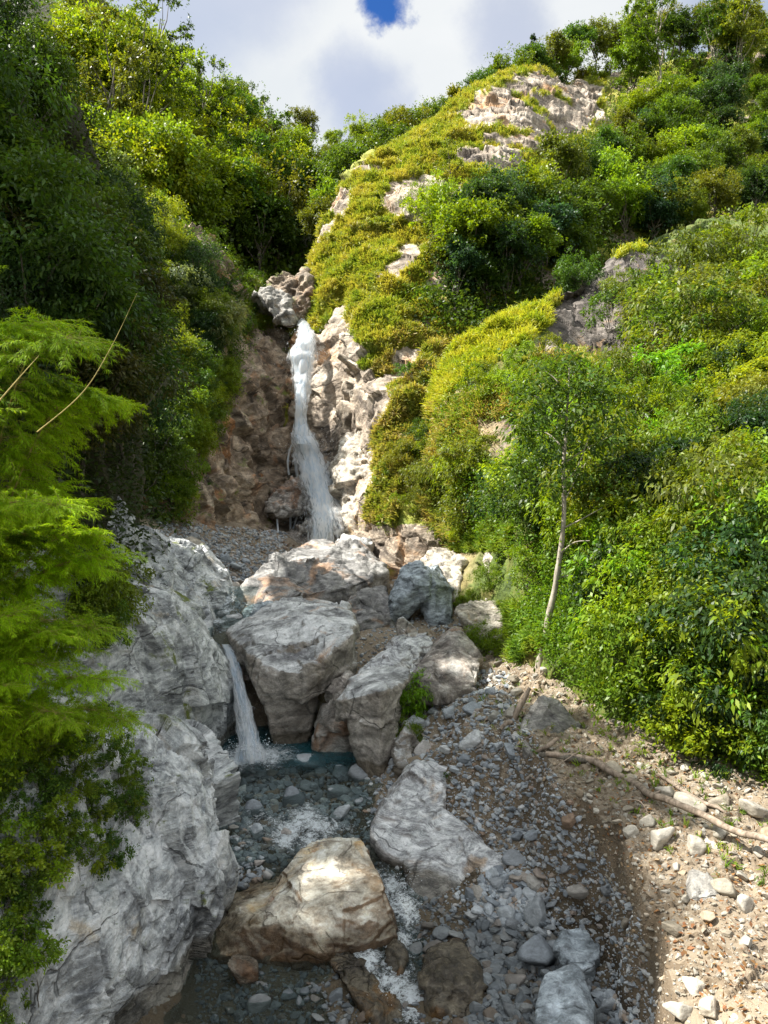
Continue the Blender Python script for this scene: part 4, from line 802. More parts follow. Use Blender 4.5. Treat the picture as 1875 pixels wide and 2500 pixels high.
def crown_tree(seed, h, rx, rz, nblob, nleaf, L, Wd=.5, base=0.35, spread=0.85, open_=0.3, droop=0.2, trunk_r=0.12, shape='round', twigs=True):
    rng = np.random.default_rng(seed); blobs = []
    zc = h - rz
    for i in range(nblob):
        while True:
            d = rng.uniform(-1, 1, 3)
            if np.linalg.norm(d) < 1 and np.linalg.norm(d) > 0.35: break
        if shape == 'cone': zf = rng.random() ** 0.8; r = (1 - zf) * rx * 0.8 + .1; an = rng.random() * 6.28; c = np.array([math.cos(an) * r, math.sin(an) * r, base * h + (h - base * h) * zf]); br = (0.14 + 0.16 * (1 - zf)) * rx * 1.2
        elif shape == 'layer': c = np.array([d[0] * rx, d[1] * rx, zc + d[2] * rz]); br = rng.uniform(.22, .36) * rx
        else: c = np.array([d[0] * rx * spread, d[1] * rx * spread, zc + d[2] * rz * spread]); br = rng.uniform(.26, .44) * rx
        blobs.append((c, br))
    parts = []; per = nleaf // nblob; tp = []
    for c, br in blobs:
        nc = max(4, per // 26); dirs = unit(rng.normal(size=(nc, 3)) + np.array([0, 0, 0.55])); sq = np.array([1, 1, .62 if shape != 'layer' else .35])
        cc = c + dirs * br * rng.uniform(.55, 1.0, nc)[:, None] * sq; k = per // nc
        for q, dd in zip(cc, dirs):
            p = q + rng.normal(size=(k, 3)) * br * 0.17; tp.append((p, np.tile(dd, (k, 1))))
    # stray sprigs around the outline
    nst = int(nleaf * 0.06); d = unit(rng.normal(size=(nst // 6 + 1, 3))); q = np.array([0, 0, zc]) + d * np.array([rx, rx, rz]) * rng.uniform(.85, 1.12, (len(d), 1))
    if shape != 'cone': tp.append((np.repeat(q, 6, 0) + rng.normal(size=(len(q) * 6, 3)) * 0.05 * rx, np.repeat(d, 6, 0)))
    pos = np.concatenate([a for a, b in tp]); out = np.concatenate([b for a, b in tp])
    lv = leaves(pos, out, L, Wd, rng, droop=droop)
    tr = [tube(curve((0, 0, -0.6), (rng.normal() * .05 * h, rng.normal() * .05 * h, zc + rz * .3), .04, 9, rng), np.linspace(trunk_r, trunk_r * .25, 9), 7)]
    for c, br in blobs[:10]:
        z0 = min(c[2] * rng.uniform(.45, .75), zc); tr.append(tube(curve((0, 0, z0), c, .08, 6, rng), np.linspace(trunk_r * .5, trunk_r * .12, 6), 5))
    return lv, join(tr)
ASSET = {}
def asset(name, lv, tr, leafm='leaf', barkm='bark', crown='crown', trunk='trunk'):
    a = mesh_from(crown, *lv); a.materials.append(M[leafm]); bb = mesh_from(trunk, *tr); bb.materials.append(M[barkm]); ASSET[name] = (a, bb, crown, trunk)
for i in range(3): asset('broad%d' % i, *crown_tree(10 + i, 8, 3.0, 2.6, 20, 7600, .26, .55, droop=.3, trunk_r=.16))
for i in range(3): asset('open%d' % i, *crown_tree(20 + i, 11, 2.5, 3.9, 22, 5200, .24, .5, base=.3, shape='layer', droop=.2, trunk_r=.15), barkm='palebark' if i == 1 else 'bark')
for i in range(2): asset('cone%d' % i, *crown_tree(30 + i, 10, 2.0, 4, 46, 6000, .28, .28, base=.12, shape='cone', droop=.5, trunk_r=.14))
for i in range(3): asset('near%d' % i, *crown_tree(40 + i, 7, 2.4, 2.4, 26, 11000, .17, .42, droop=.5, trunk_r=.12))
for i in range(3): asset('bush%d' % i, *crown_tree(50 + i, 1.9, 1.25, .95, 16, 5200, .085, .5, spread=.8, droop=.3, trunk_r=.03))
for i in range(2): asset('bush%d' % (3 + i), *crown_tree(56 + i, 2.3, 1.35, 1.0, 24, 4400, .12, .42, spread=.95, droop=.6, trunk_r=.03))
for i in range(2): asset('lance%d' % i, *crown_tree(60 + i, 2.2, 1.2, 1.1, 16, 4200, .13, .28, spread=.85, droop=.8, trunk_r=.03))
for i in range(2): asset('thin%d' % i, *crown_tree(64 + i, 2.8, 1.2, 1.3, 12, 1500, .12, .45, spread=.95, droop=.3, trunk_r=.03))
for i in range(2): asset('tiny%d' % i, *crown_tree(70 + i, .9, .55, .45, 11, 1500, .055, .55, droop=.4, trunk_r=.015), leafm='leaf')
ZUP = Vector((0, 0, 1))
VEG = []
def plant(kind, loc, sc, color, label, cat, group, name, rng, lean=None, rz=None, stretch=1.0, vary=.25):
    a, bb, cn, tn = ASSET[kind]
    root = bpy.data.objects.new(name, None); COL.objects.link(root); root.empty_display_size = 0.2
    root.location = loc; root.rotation_euler = (rng.normal() * .06 if lean is None else lean[0], rng.normal() * .06 if lean is None else lean[1], rng.random() * 6.28 if rz is None else rz)
    root.scale = (sc, sc, sc * stretch)
    v = 1 + rng.uniform(-vary, vary); h = rng.uniform(-vary, vary) * .5
    c = (color[0] * v * (1 + h), color[1] * v, color[2] * v * (1 - h), 1)
    o1 = link(cn, a, parent=root); o1.color = c; link(tn, bb, parent=root)
    tag(root, label, cat, group); VEG.append(root); return root
def facedata(o):
    me = o.data
    if 'fd' not in FD.setdefault(o.name, {}):
        V = verts(me); n = len(me.polygons); I = np.empty(n * 4, np.int32); me.loops.foreach_get('vertex_index', I); Q = V[I.reshape(-1, 4)]
        c = Q.mean(1); N = np.cross(Q[:, 2] - Q[:, 0], Q[:, 3] - Q[:, 1]); ar = np.linalg.norm(N, axis=1) / 2; N = unit(N)
        d = unit(c); fl = (N * d).sum(1) > 0; N[fl & (np.abs(N[:, 2]) < .99)] *= 1
        N = np.where(N[:, 2:3] < -0.25, -N, N); px, py = proj(c); dist = np.linalg.norm(c, axis=1)
        rk = np.zeros(len(V))
        if 'rock' in me.attributes: me.attributes['rock'].data.foreach_get('value', (rk := np.zeros(len(V), np.float32)))
        FD[o.name] = dict(fd=1, Q=Q, c=c, N=N, ar=ar, px=px, py=py, w=ar * (np.abs((N * d).sum(1)) + .08) / dist ** 2, rk=rk[I.reshape(-1, 4)].mean(1), front=(c[:, 1] > 2))
    return FD[o.name]
FD = {}
def sample(o, poly, n, rng, norock=False, world=False, only_rock=False, slope=None):
    f = facedata(o); w_ = f['w'] * in_poly(f['px'], f['py'], poly) * f['front']
    if world: w_ = w_ * (np.linalg.norm(f['c'], axis=1) ** 2) * 1.0
    if norock: w_ = w_ * (f['rk'] < .5)
    if only_rock: w_ = w_ * (f['rk'] > .5)
    if slope is not None: w_ = w_ * (f['N'][:, 2] > slope)
    if w_.sum() <= 0: return np.zeros((0, 3)), np.zeros((0, 3))
    i = rng.choice(len(w_), n, p=w_ / w_.sum()); u, v = rng.random((2, n, 1)); Q = f['Q'][i]
    p = (Q[:, 0] * (1 - u) + Q[:, 1] * u) * (1 - v) + (Q[:, 3] * (1 - u) + Q[:, 2] * u) * v
    return p, f['N'][i]
GAPS = []     # (point, radius): no crown stands across the sun's path to these places
def gap_at(lst, r, Y=None):
    for px, py in lst:
        if Y is None:
            h = cast(px, py, [PATCH['riverbed'][0], PATCH['slope'][0]])
            if h: GAPS.append((np.array(h[0]), r))
        else: GAPS.append((P(px, py, Y), r))
gap_at([(1250,1700),(1420,1880),(1600,1950),(1800,2050),(1600,2150),(1750,2300),(1640,2430),(1850,2200),(1500,1930),(1570,2070),(1250,1620),(1330,1700),(1850,2400),(1700,1900),(1560,2260)], .35)
gap_at([(760,2120),(650,2230),(760,2230),(880,2180)], .7, 12.5)
gap_at([(100,850),(250,950),(120,1050),(250,1150),(60,1200),(180,1300),(150,780)], 1.2, 9.5)
for (a, b_, c, r) in [(745,850,44,1.5),(745,950,44,1.5),(760,1100,42,1.5),(790,1200,41,1.2),(850,900,40,1.5),(690,740,46,1.5),(880,1100,36,1.5),(640,690,47,1),(1150,1420,23,1),(1100,1330,26,1),(960,1200,33,2.2),(1000,1100,34,2.2),(900,1150,35,2),(1050,1250,30,1)]: GAPS.append((P(a, b_, c), r))
S_ = np.array(SUN)
CSZ = {'near': (4.6, 2.5), 'broa': (5.4, 3.1), 'open': (7.0, 3.2), 'cone': (5.5, 2.5), 'bush': (1.0, 1.2), 'lanc': (1.1, 1.2), 'thin': (1.4, 1.3), 'tiny': (.5, .5)}
def blocks(loc, s, kd, f=1.0):
    # f < 1 lets a crown reach a little over the sunny gravel edge, never over the other places
    ch, cr = CSZ[kd[:4]]; loc = np.asarray(loc) + (0, 0, ch * s)
    for gi, (g, gr) in enumerate(GAPS):
        v = loc - g; t = v @ S_
        if t > 1.5 and np.linalg.norm(v - t * S_) < gr + cr * s * (f if gi < 26 else 1.0): return True
    return False
LAND = [(300,150,'near the top of the left skyline'),(380,330,'on the upper left hillside'),(520,420,'in the middle of the far left hillside'),(700,430,'in the far valley left of the spur'),(760,540,'in the shadowed notch by the spur'),(900,450,'right of the notch'),(560,330,'on the far left ridge'),(420,480,'high on the left hillside'),(640,470,'in the valley notch under the clouds'),(820,480,'beside the left edge of the grass spur'),(620,620,'just above the waterfall lip'),(330,250,'below the left skyline'),
 (150,150,'in the dark top left corner'),(120,450,'on the shaded slope at the left edge'),(200,700,'above the bamboo'),(330,900,'right of the bamboo on the shaded cliff'),(450,620,'near the top of the left cliff'),(560,760,'left of the waterfall lip'),(560,950,'beside the middle of the waterfall'),(420,1180,'at the foot of the left cliff'),
 (1100,480,'under the rocky top of the grass spur'),(1180,650,'amid the dark thicket behind the crest'),(1330,560,'above the bright grass crest'),(1500,420,'on the upper right hillside'),(1700,450,'on the right hillside near the photo edge'),(1620,200,'under the right skyline'),(1500,150,'right of the spur summit'),(1800,200,'near the top right corner'),(1250,330,'beside the spur summit rocks'),
 (1480,760,'in the dark recess below the crest'),(1650,760,'above the right slope recess'),(1830,760,'high on the near slope edge'),(1050,1130,'at the foot of the spur'),(1180,1230,'above the green terrace'),(1300,1180,'left of the leaning tree crown'),(1420,1250,'right of the leaning tree trunk'),(1560,1050,'behind the leaning tree crown'),(1750,1050,'under the streaked rock of the right slope'),(1600,1300,'in the middle of the right slope'),(1800,1350,'at the right edge halfway up the slope'),(1420,1500,'beside the foot of the leaning tree'),(1560,1600,'above the triangular boulder'),(1700,1700,'at the lower right of the slope'),(1850,1800,'at the lower right corner of the bushes'),
 (120,1600,'above the pale wall under the bamboo'),(230,1850,'on top of the pale wall'),(120,1980,'halfway down the pale wall'),(280,2080,'in the crack of the pale wall'),(40,1900,'at the left edge of the pale wall'),(50,2250,'at the lower left edge of the photo')]
CW = {}
def own_label(px, py, s, sc, col, noun):
    d = min(LAND, key=lambda l: (l[0] - px) ** 2 + (l[1] - py) ** 2)
    k = (s - sc[0]) / (sc[1] - sc[0] + 1e-6); size = 'small ' if k < .33 else ('large ' if k > .67 else '')
    return size + CW.get(col, 'green') + ' ' + noun + ' ' + d[2]
def zone(o, poly, kinds, n, mind, sc, colors, label, cat, group, name, seed, noun=None, avoid=(), norock=False, sink=0.15, slope=None, stretch=(0.85, 1.2), rad=None, world=False, nogap=False):
    rng = np.random.default_rng(seed); p, N = sample(o, poly, n * 8, rng, norock, slope=slope, world=world); kept = []; kp = []
    for q in p:
        x, y = proj(q)
        if any((x - a) ** 2 + ((y - b_) * 1.3) ** 2 < mind ** 2 for a, b_ in kp): continue
        s = rng.uniform(*sc)
        if any(in_poly(x, y, a) for a in avoid): continue
        kd = kinds[rng.integers(len(kinds))]
        if not nogap and blocks(q, s, kd): continue
        kp.append((x, y)); col = colors[rng.integers(len(colors))]
        kept.append(plant(kd, q - (0, 0, sink * s), s, col, own_label(x, y, s, sc, col, noun or cat), cat, group, name, rng, stretch=rng.uniform(*stretch)))
        if len(kept) >= n: break
    print(label[:40], len(kept)); return kept
# base colours
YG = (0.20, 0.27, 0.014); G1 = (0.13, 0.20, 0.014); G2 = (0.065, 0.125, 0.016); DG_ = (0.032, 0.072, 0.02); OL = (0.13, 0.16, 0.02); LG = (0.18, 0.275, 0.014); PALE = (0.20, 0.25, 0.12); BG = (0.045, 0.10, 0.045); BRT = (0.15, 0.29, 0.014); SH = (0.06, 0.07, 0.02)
CW.update({YG: 'yellow green', G1: 'fresh green', G2: 'mid green', DG_: 'dark green', OL: 'olive green', LG: 'light green', PALE: 'pale silvery', BG: 'bluish green', BRT: 'vivid green', SH: 'brownish green'})
HL = PATCH['hill'][0]; CL = PATCH['cliff'][0]; SPUR = PATCH['hillside'][0]; NS = PATCH['slope'][0]; US = PATCH['slope'][1]; W1, W2, W3 = PATCH['cliff'][1:4]
BR = ['broad0', 'broad1', 'broad2']; OP = ['open0', 'open1', 'open2']; CN = ['cone0', 'cone1']; NR_ = ['near0', 'near1', 'near2']; BU = ['bush0', 'bush1', 'bush2', 'bush3', 'bush4']; LA = ['lance0', 'lance1']; TH = ['thin0', 'thin1']; TI = ['tiny0', 'tiny1']
zone(HL, [(180,60),(420,200),(620,330),(760,365),(860,375),(1000,340),(1000,500),(640,520),(300,430),(150,400)], BR + OP[:1], 84, 30, (.75, 1.15), [YG, LG, G1, G1, G2, OL], '', 'tree', 'trees high on the far left hillside', 'tree', 1, 'leafy tree')
zone(HL, [(260,420),(640,500),(700,560),(660,700),(420,680),(260,640)], BR + ['open0'], 34, 46, (.8, 1.15), [YG, YG, LG, G1, OL], '', 'tree', 'trees halfway up the left hillside', 'tree', 2, 'leafy tree')
zone(HL, [(560,560),(1000,480),(1000,700),(560,720)], BR, 26, 38, (.8, 1.1), [G1, G2, G2, DG_], '', 'tree', 'trees in the notch above the waterfall', 'tree', 3, 'bushy tree')
zone(HL, [(380,170),(640,310),(760,355),(740,375),(520,300),(360,220)], CN, 9, 40, (.7, 1.0), [DG_, BG], '', 'tree', 'conical trees on the far left ridge', 'conifer_tree', 4, 'conical tree')
zone(CL, [(0,500),(250,560),(520,660),(600,720),(650,730),(610,790),(600,870),(560,930),(500,990),(470,1080),(430,1150),(430,1230),(380,1290),(0,1300)], NR_, 84, 40, (.40, .62), [G2, LG, G1, DG_, G1, BG, YG], '', 'shrub', 'tall shrubs on the shaded left cliff', 'tall_shrub', 5, 'tall shrub', sink=.5, rad=1.6)
zone(CL, [(250,480),(400,540),(520,640),(600,720),(590,800),(540,860),(420,760),(300,700)], LA + BU + TH, 56, 30, (.9, 1.5), [PALE, YG, LG, G1], '', 'shrub', 'pale shrubs near the top of the left cliff', 'tall_shrub', 6, 'sunlit shrub', sink=.5)
zone(CL, [(590,740),(690,745),(690,790),(610,860),(575,950),(540,1000),(500,1080),(470,1130),(440,1040),(560,860)], LA + BU, 26, 22, (.6, .95), [LG, G1, YG], '', 'bush', 'bushes on the rock left of the waterfall', 'bush', 7, sink=.3)
zone(CL, [(330,500),(430,540),(540,620),(640,690),(660,740),(600,850),(560,930),(520,1000),(470,1060),(430,900),(380,700)], TI + ['tiny0'], 90, 18, (.9, 1.5), [G1, G2, LG, PALE, DG_], '', 'bush', 'low bushes on the brink of the left cliff', 'bush', 31, 'low bush', sink=.35, nogap=True)
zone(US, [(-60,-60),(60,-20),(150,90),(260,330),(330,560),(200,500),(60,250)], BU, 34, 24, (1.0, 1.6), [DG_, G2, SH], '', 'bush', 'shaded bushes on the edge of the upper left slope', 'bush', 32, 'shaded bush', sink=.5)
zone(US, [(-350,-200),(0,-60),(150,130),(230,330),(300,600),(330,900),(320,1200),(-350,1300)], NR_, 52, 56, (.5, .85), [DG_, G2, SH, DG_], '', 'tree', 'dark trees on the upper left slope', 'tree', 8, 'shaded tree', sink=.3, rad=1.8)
# tall trees of the left bank, rooted on the slope outside the frame: they shade the gorge floor
rng = np.random.default_rng(77); nsh = 0
SHP = ['first', 'second', 'third', 'fourth', 'fifth', 'sixth', 'seventh', 'eighth', 'ninth', 'tenth', 'eleventh', 'twelfth', 'thirteenth', 'fourteenth', 'fifteenth', 'sixteenth', 'seventeenth', 'eighteenth', 'nineteenth', 'twentieth']
for k, (px, py, Y) in enumerate([(1250,2380,11.0),(1380,2440,10.4),(1150,2450,10.7),(1430,2320,10.4),(1300,2180,11.8),(1330,2080,12.4),(1200,2020,13.2),(1180,1900,14.6),(1080,1800,16.5),(1050,2250,12.0),(1400,2060,11.8),(1000,2000,14.2),(950,1720,18),(1220,1820,15.4),(1100,2100,13),(1450,2420,10.2),(1380,2230,11.3),(1150,2180,12.4),(1270,2280,11.4),(1250,1950,13.8)]):
    g = P(px, py, Y); best = None
    for t_ in np.arange(9, 44, .5):
        q = g + S_ * t_; hh = bvh(US).ray_cast(Vector((q[0], q[1], 80)), Vector((0, 0, -1)))
        if hh[0] is None: continue
        dz = q[2] - hh[0].z
        if dz < 1.2: break
        s_k = dz / 4.6
        if .4 < s_k < 1.75 and not blocks(hh[0], s_k, 'near0', .5) and (best is None or s_k < best[1]): best = (hh[0].copy(), s_k)
    print('shade', k, best)
    if best: plant(NR_[k % 3], best[0], best[1], [DG_, G2][k % 2], 'tall dark tree of the left bank above the gorge, %s going upstream' % SHP[k], 'tree', 'tall trees on the left bank', 'tree', rng, lean=(0, 0))
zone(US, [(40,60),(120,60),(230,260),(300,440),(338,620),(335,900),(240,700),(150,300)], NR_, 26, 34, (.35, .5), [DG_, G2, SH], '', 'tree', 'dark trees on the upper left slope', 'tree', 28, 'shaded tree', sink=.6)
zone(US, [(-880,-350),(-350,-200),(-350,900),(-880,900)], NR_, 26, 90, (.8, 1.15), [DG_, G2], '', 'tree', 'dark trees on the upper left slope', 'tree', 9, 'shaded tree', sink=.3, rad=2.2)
zone(SPUR, [(1075,700),(1130,620),(1250,560),(1400,520),(1500,420),(1560,300),(1640,230),(1920,180),(1920,560),(1700,600),(1560,640),(1400,700),(1240,800),(1100,780)], BR, 82, 44, (.42, .74), [DG_, G2, G2, G1, OL, BG, LG], '', 'tree', 'trees on the right hillside', 'tree', 10, 'dense tree', sink=.6)
zone(SPUR, [(1500,240),(1560,190),(1920,120),(1920,250),(1540,290)], OP + BR, 18, 50, (.7, 1.05), [G1, G2, OL], '', 'tree', 'tall trees on the right skyline', 'tree', 11, 'tall loose tree')
zone(SPUR, [(960,420),(1060,380),(1130,480),(1090,600),(1050,640),(1000,520)], TH + BU, 9, 40, (.9, 1.5), [G1, OL, LG], '', 'bush', 'bushes on the sunlit grass spur', 'bush', 12)
rng = np.random.default_rng(5)
for i, (px, py, Y) in enumerate([(1250,140,82),(1300,120,84),(1345,95,86),(1385,110,88),(1420,80,90),(1455,70,92),(1490,60,94),(1330,160,86),(1400,160,90),(1470,140,92),(1560,40,96),(1640,30,96),(1750,30,96),(1850,60,96),(800,500,58),(820,440,62),(860,400,64),(890,370,66),(930,330,70),(960,310,72),(1000,300,74),(1030,280,74),(1070,245,76),(1110,225,78),(1140,215,78),(1180,190,80),(900,355,74),(1050,255,82),(840,420,72),(980,290,84)]):
    plant(BR[i % 3], P(px, py + 12, Y) - np.array([0, 0, 4.9]), rng.uniform(.6, .85), [G1, G2, OL][i % 3], '%s tree behind the %s of the spur crest' % (['fresh green', 'mid green', 'olive'][i % 3], ['lower end', 'lower part', 'middle', 'upper part', 'summit', 'summit right side', 'far right end'][min(6, max(0, (px - 800) // 100))]), 'tree', 'trees behind the crest of the grass spur', 'tree', rng)
plant('cone0', P(1290, 150, 84) - np.array([0, 0, 3]), .55, DG_, 'dense dark tree standing on top of the grass spur', 'tree', None, 'tree', rng)
for px, py, s, lb in [(1345,70,.6,'thin tree with an airy crown on the skyline above the spur top'),(1700,150,1.0,'tall bare stemmed tree with forked pale trunk on the right skyline'),(1530,60,1.0,'tall airy tree crown against the cloud'),(1600,20,1.05,'tallest feathery tree near the top right skyline'),(1790,40,1.0,'slender pine shaped tree at the far right skyline'),(1850,330,.8,'open crowned tree at the right edge with a twisted trunk')]:
    plant(OP[(px // 10) % 3], P(px, py + 190, 84) - np.array([0, 0, 1.5]), s, G1, lb, 'tree', None, 'tree', rng)
AV = [[(1190,1290),(1400,1290),(1500,1500),(1560,1720),(1350,1720),(1180,1640)], [(1130,1020),(1310,1020),(1300,1260),(1180,1270)], [(1640,1000),(1800,1080),(1800,1170),(1660,1130)]]
NSP = [(1120,1260),(1130,1130),(1180,1100),(1320,1010),(1400,990),(1560,1010),(1640,960),(1700,900),(1920,760),(1960,1900),(1780,1850),(1600,1760),(1450,1680),(1350,1590),(1300,1500),(1330,1400),(1270,1330),(1200,1300)]
zone(NS, NSP, BU + LA, 160, 44, (.6, 1.15), [LG, G1, YG, BRT, LG, G2, OL, DG_], '', 'bush', 'bushes on the sunny right slope', 'bush', 13, 'dense bush', norock=True, sink=.35, avoid=AV)
zone(NS, [(1620,760),(1700,660),(1920,600),(1920,900),(1700,900),(1600,900)], TH + BU + LA, 30, 44, (1.0, 1.6), [G1, OL, LG, G2], '', 'shrub', 'shrubs on the upper right slope', 'shrub', 14, 'loose twiggy shrub', sink=.3)
zone(NS, [(1010,1180),(1040,1100),(1110,1020),(1130,1080),(1150,1200),(1100,1250),(1030,1250)], BU + LA + TH, 9, 34, (.6, .9), [OL, G1, LG, G2], '', 'bush', 'bushes on the rocky foot of the spur', 'bush', 15, 'mixed bush', sink=.3)
zone(NS, [(1400,700),(1560,660),(1600,780),(1540,860),(1400,860)], TH + BU, 9, 50, (.8, 1.3), [OL, G2, DG_], '', 'shrub', 'shrubs in the dark recess under the crest', 'shrub', 33, 'ragged shrub', sink=.4)
zone(SPUR, [(905,1080),(960,980),(1060,950),(1120,1000),(1080,1180),(1030,1290),(930,1310)], BU + LA + TH, 13, 40, (.5, .95), [OL, LG, G1, G2], '', 'bush', 'bushes on the ochre foot of the spur', 'bush', 35, 'scrubby bush', sink=.3)
zone(NS, [(1130,960),(1320,890),(1400,930),(1200,1010)], BU + TH, 9, 40, (.5, .8), [OL, LG], '', 'bush', 'low bushes under the bright crest', 'bush', 21, 'low bush', sink=.3)
zone(W1, [(20,1760),(150,1740),(280,1790),(330,1880),(335,2040),(290,2120),(250,2160),(170,2100),(80,2020)], TI, 64, 18, (.35, .62), [G2, G1, G2, LG], '', 'plant', 'plants on the pale rock wall', 'plant', 16, 'leafy plant', sink=.15, nogap=True)
zone(W1, [(-60,1700),(40,1750),(60,1950),(110,2150),(90,2400),(50,2520),(-60,2520)], TI, 40, 24, (.4, .8), [G1, LG, G2], '', 'plant', 'plants on the left edge of the wall', 'plant', 17, 'hanging plant', sink=.1)
zone(W2, [(-60,1400),(200,1430),(270,1520),(240,1650),(240,1750),(-60,1750)], BU + LA, 30, 36, (.4, .7), [G2, DG_, G1, OL], '', 'bush', 'shaded bushes above the pale fluted wall', 'bush', 19, 'shaded bush')
zone(CL, [(340,1200),(470,1200),(440,1290),(360,1300)], BU + TI, 10, 22, (.5, .8), [LG, G1], '', 'bush', 'bushes at the foot of the dark left cliff', 'bush', 20, 'small bush')
print('t veg', time.time() - T0, len(VEG))
# ------------------------------------------------------------------ undergrowth and grass (uncountable cover)
def cover(objs, n, L, Wd, color, label, seed, name='undergrowth', clump=6, spread=.25, mat='leaf', norock=True, slope=None, up=.6):
    rng = np.random.default_rng(seed); P_ = []; N_ = []
    for o, poly, k in objs:
        p, N = sample(o, poly, int(n * k / clump), rng, norock, slope=slope); P_.append(p); N_.append(N)
    p = np.concatenate(P_); N = np.concatenate(N_); p = np.repeat(p, clump, 0) + rng.normal(size=(len(p) * clump, 3)) * spread; N = np.repeat(N, clump, 0)
    p = p + N * np.abs(rng.normal(size=(len(p), 1))) * spread * .8
    me = mesh_from(name, *leaves(p, N + np.array([0, -.2, .4]), L, Wd, rng, up=up, droop=.4)); o = link(name, me, M[mat]); o.color = (*color, 1); return tag(o, label, 'undergrowth', kind='stuff')
FULL = [(-950,-600),(2400,-600),(2400,3000),(-950,3000)]
cover([(HL, [(100,0),(1000,200),(1000,760),(100,760)], 1)], 60000, .38, .6, (0.07, 0.12, 0.015), 'tangled leafy undergrowth between the trees of the far left hillside', 1, spread=.8)
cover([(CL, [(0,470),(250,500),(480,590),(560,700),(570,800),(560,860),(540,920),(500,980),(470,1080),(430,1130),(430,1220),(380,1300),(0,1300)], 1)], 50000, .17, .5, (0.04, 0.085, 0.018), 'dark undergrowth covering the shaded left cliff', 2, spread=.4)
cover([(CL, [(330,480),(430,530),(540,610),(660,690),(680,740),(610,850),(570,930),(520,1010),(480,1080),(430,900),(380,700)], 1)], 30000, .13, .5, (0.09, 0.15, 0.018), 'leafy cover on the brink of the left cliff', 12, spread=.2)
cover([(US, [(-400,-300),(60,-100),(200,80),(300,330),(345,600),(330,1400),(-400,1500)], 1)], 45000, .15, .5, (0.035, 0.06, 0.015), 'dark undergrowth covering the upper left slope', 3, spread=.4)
cover([(SPUR, [(1060,640),(1130,560),(1250,500),(1400,440),(1480,260),(1560,150),(1920,80),(1920,700),(1700,700),(1560,700),(1400,760),(1200,860),(1000,800)], 1)], 70000, .24, .55, (0.055, 0.10, 0.016), 'leafy undergrowth between the trees of the right hillside', 4, spread=.5)
cover([(NS, NSP, 1), (NS, [(1100,960),(1320,890),(1600,880),(1900,600),(1900,900),(1100,1100)], .25)], 120000, .10, .5, (0.10, 0.19, 0.014), 'bright leafy ground cover between the bushes of the right slope', 5, spread=.22)
cover([(NS, [(1280,1480),(1340,1400),(1480,1420),(1600,1560),(1960,1800),(1960,1980),(1780,1870),(1600,1780),(1450,1690),(1340,1600)], 1)], 40000, .055, .55, (0.15, 0.27, 0.012), 'fresh small leaved herbs along the foot of the right slope', 6, spread=.12)
def tufts(objs, n, blade, Wd, label, seed, mat, nb=8, norock=True, slope=None, lean=(0, 0, 0)):
    rng = np.random.default_rng(seed); P_ = []; N_ = []
    for o, poly, k in objs:
        p, N = sample(o, poly, int(n * k), rng, norock, slope=slope); P_.append(p); N_.append(N)
    p = np.concatenate(P_); N = np.concatenate(N_); m = len(p) * nb; ts = np.repeat(rng.uniform(.5, 1.4, len(p)), nb)[:, None]
    q = np.repeat(p, nb, 0) + rng.normal(size=(m, 3)) * .05 * blade * 2; N = np.repeat(N, nb, 0)
    L = blade * ts * rng.uniform(.6, 1.2, (m, 1)); a = unit(N * .35 + np.array([0, 0, .8]) + rng.normal(size=(m, 3)) * .4); h = unit(np.stack([N[:, 0], N[:, 1], 0 * N[:, 0]], -1) + rng.normal(size=(m, 3)) * .5 + np.array(lean))
    s = unit(np.cross(a, h + 1e-3)); w_ = Wd * ts; m1 = q + a * L * .55; m2 = m1 + unit(a * .4 + h * .9 - np.array([0, 0, .1])) * L * .35; tp = m2 + unit(h * .7 - np.array([0, 0, .75])) * L * .25
    V = np.stack([q - s * w_ * .5, q + s * w_ * .5, m1 + s * w_ * .45, m1 - s * w_ * .45, m2 + s * w_ * .3, m2 - s * w_ * .3, tp], 1).reshape(-1, 3); b0 = np.arange(m) * 7
    F = np.concatenate([np.stack([b0, b0 + 1, b0 + 2, b0 + 3], 1), np.stack([b0 + 3, b0 + 2, b0 + 4, b0 + 5], 1)]); T_ = np.stack([b0 + 5, b0 + 4, b0 + 6, b0 + 6], 1)
    F = np.concatenate([F, np.stack([b0 + 5, b0 + 4, b0 + 6], 1)[:, [0, 1, 2, 2]][:0]]) if True else F
    o = link('grass', mesh_from('grass', V, F), M[mat]); return tag(o, label, 'grass', kind='stuff')
def grass_mat(name, c1, c2, c3, sc=.5):
    m, t, b, o = new_mat(name); geo = t.node('ShaderNodeNewGeometry'); pos = geo.outputs['Position']
    g = t.ramp(t.math('ADD', t.noise(pos, sc, 5, .6), t.math('MULTIPLY', t.math('SUBTRACT', geo.outputs['Random Per Island'], .5), .22)), [(0.36, c1), (0.5, c2), (0.62, c3)])
    t.put(b.inputs['Base Color'], g); b.inputs['Roughness'].default_value = .55; tr = t.node('ShaderNodeBsdfTranslucent'); t.put(tr.inputs[0], t.mix(1.0, g, (1.4, 1.3, .7), 'MULTIPLY'))
    mx = t.node('ShaderNodeMixShader'); mx.inputs[0].default_value = .4; t.l.new(b.outputs[0], mx.inputs[1]); t.l.new(tr.outputs[0], mx.inputs[2]); t.l.new(mx.outputs[0], o.inputs[0]); return m
M['grass_gold'] = grass_mat('spur_grass', (0.17, 0.25, 0.025), (0.31, 0.345, 0.04), (0.38, 0.35, 0.06)); M['grass_bright'] = grass_mat('crest_grass', (0.22, 0.31, 0.02), (0.38, 0.42, 0.03), (0.42, 0.41, 0.045), .8)
M['grass_green'] = grass_mat('green_grass', (0.10, 0.20, 0.015), (0.17, 0.28, 0.015), (0.24, 0.30, 0.03), 1.0)
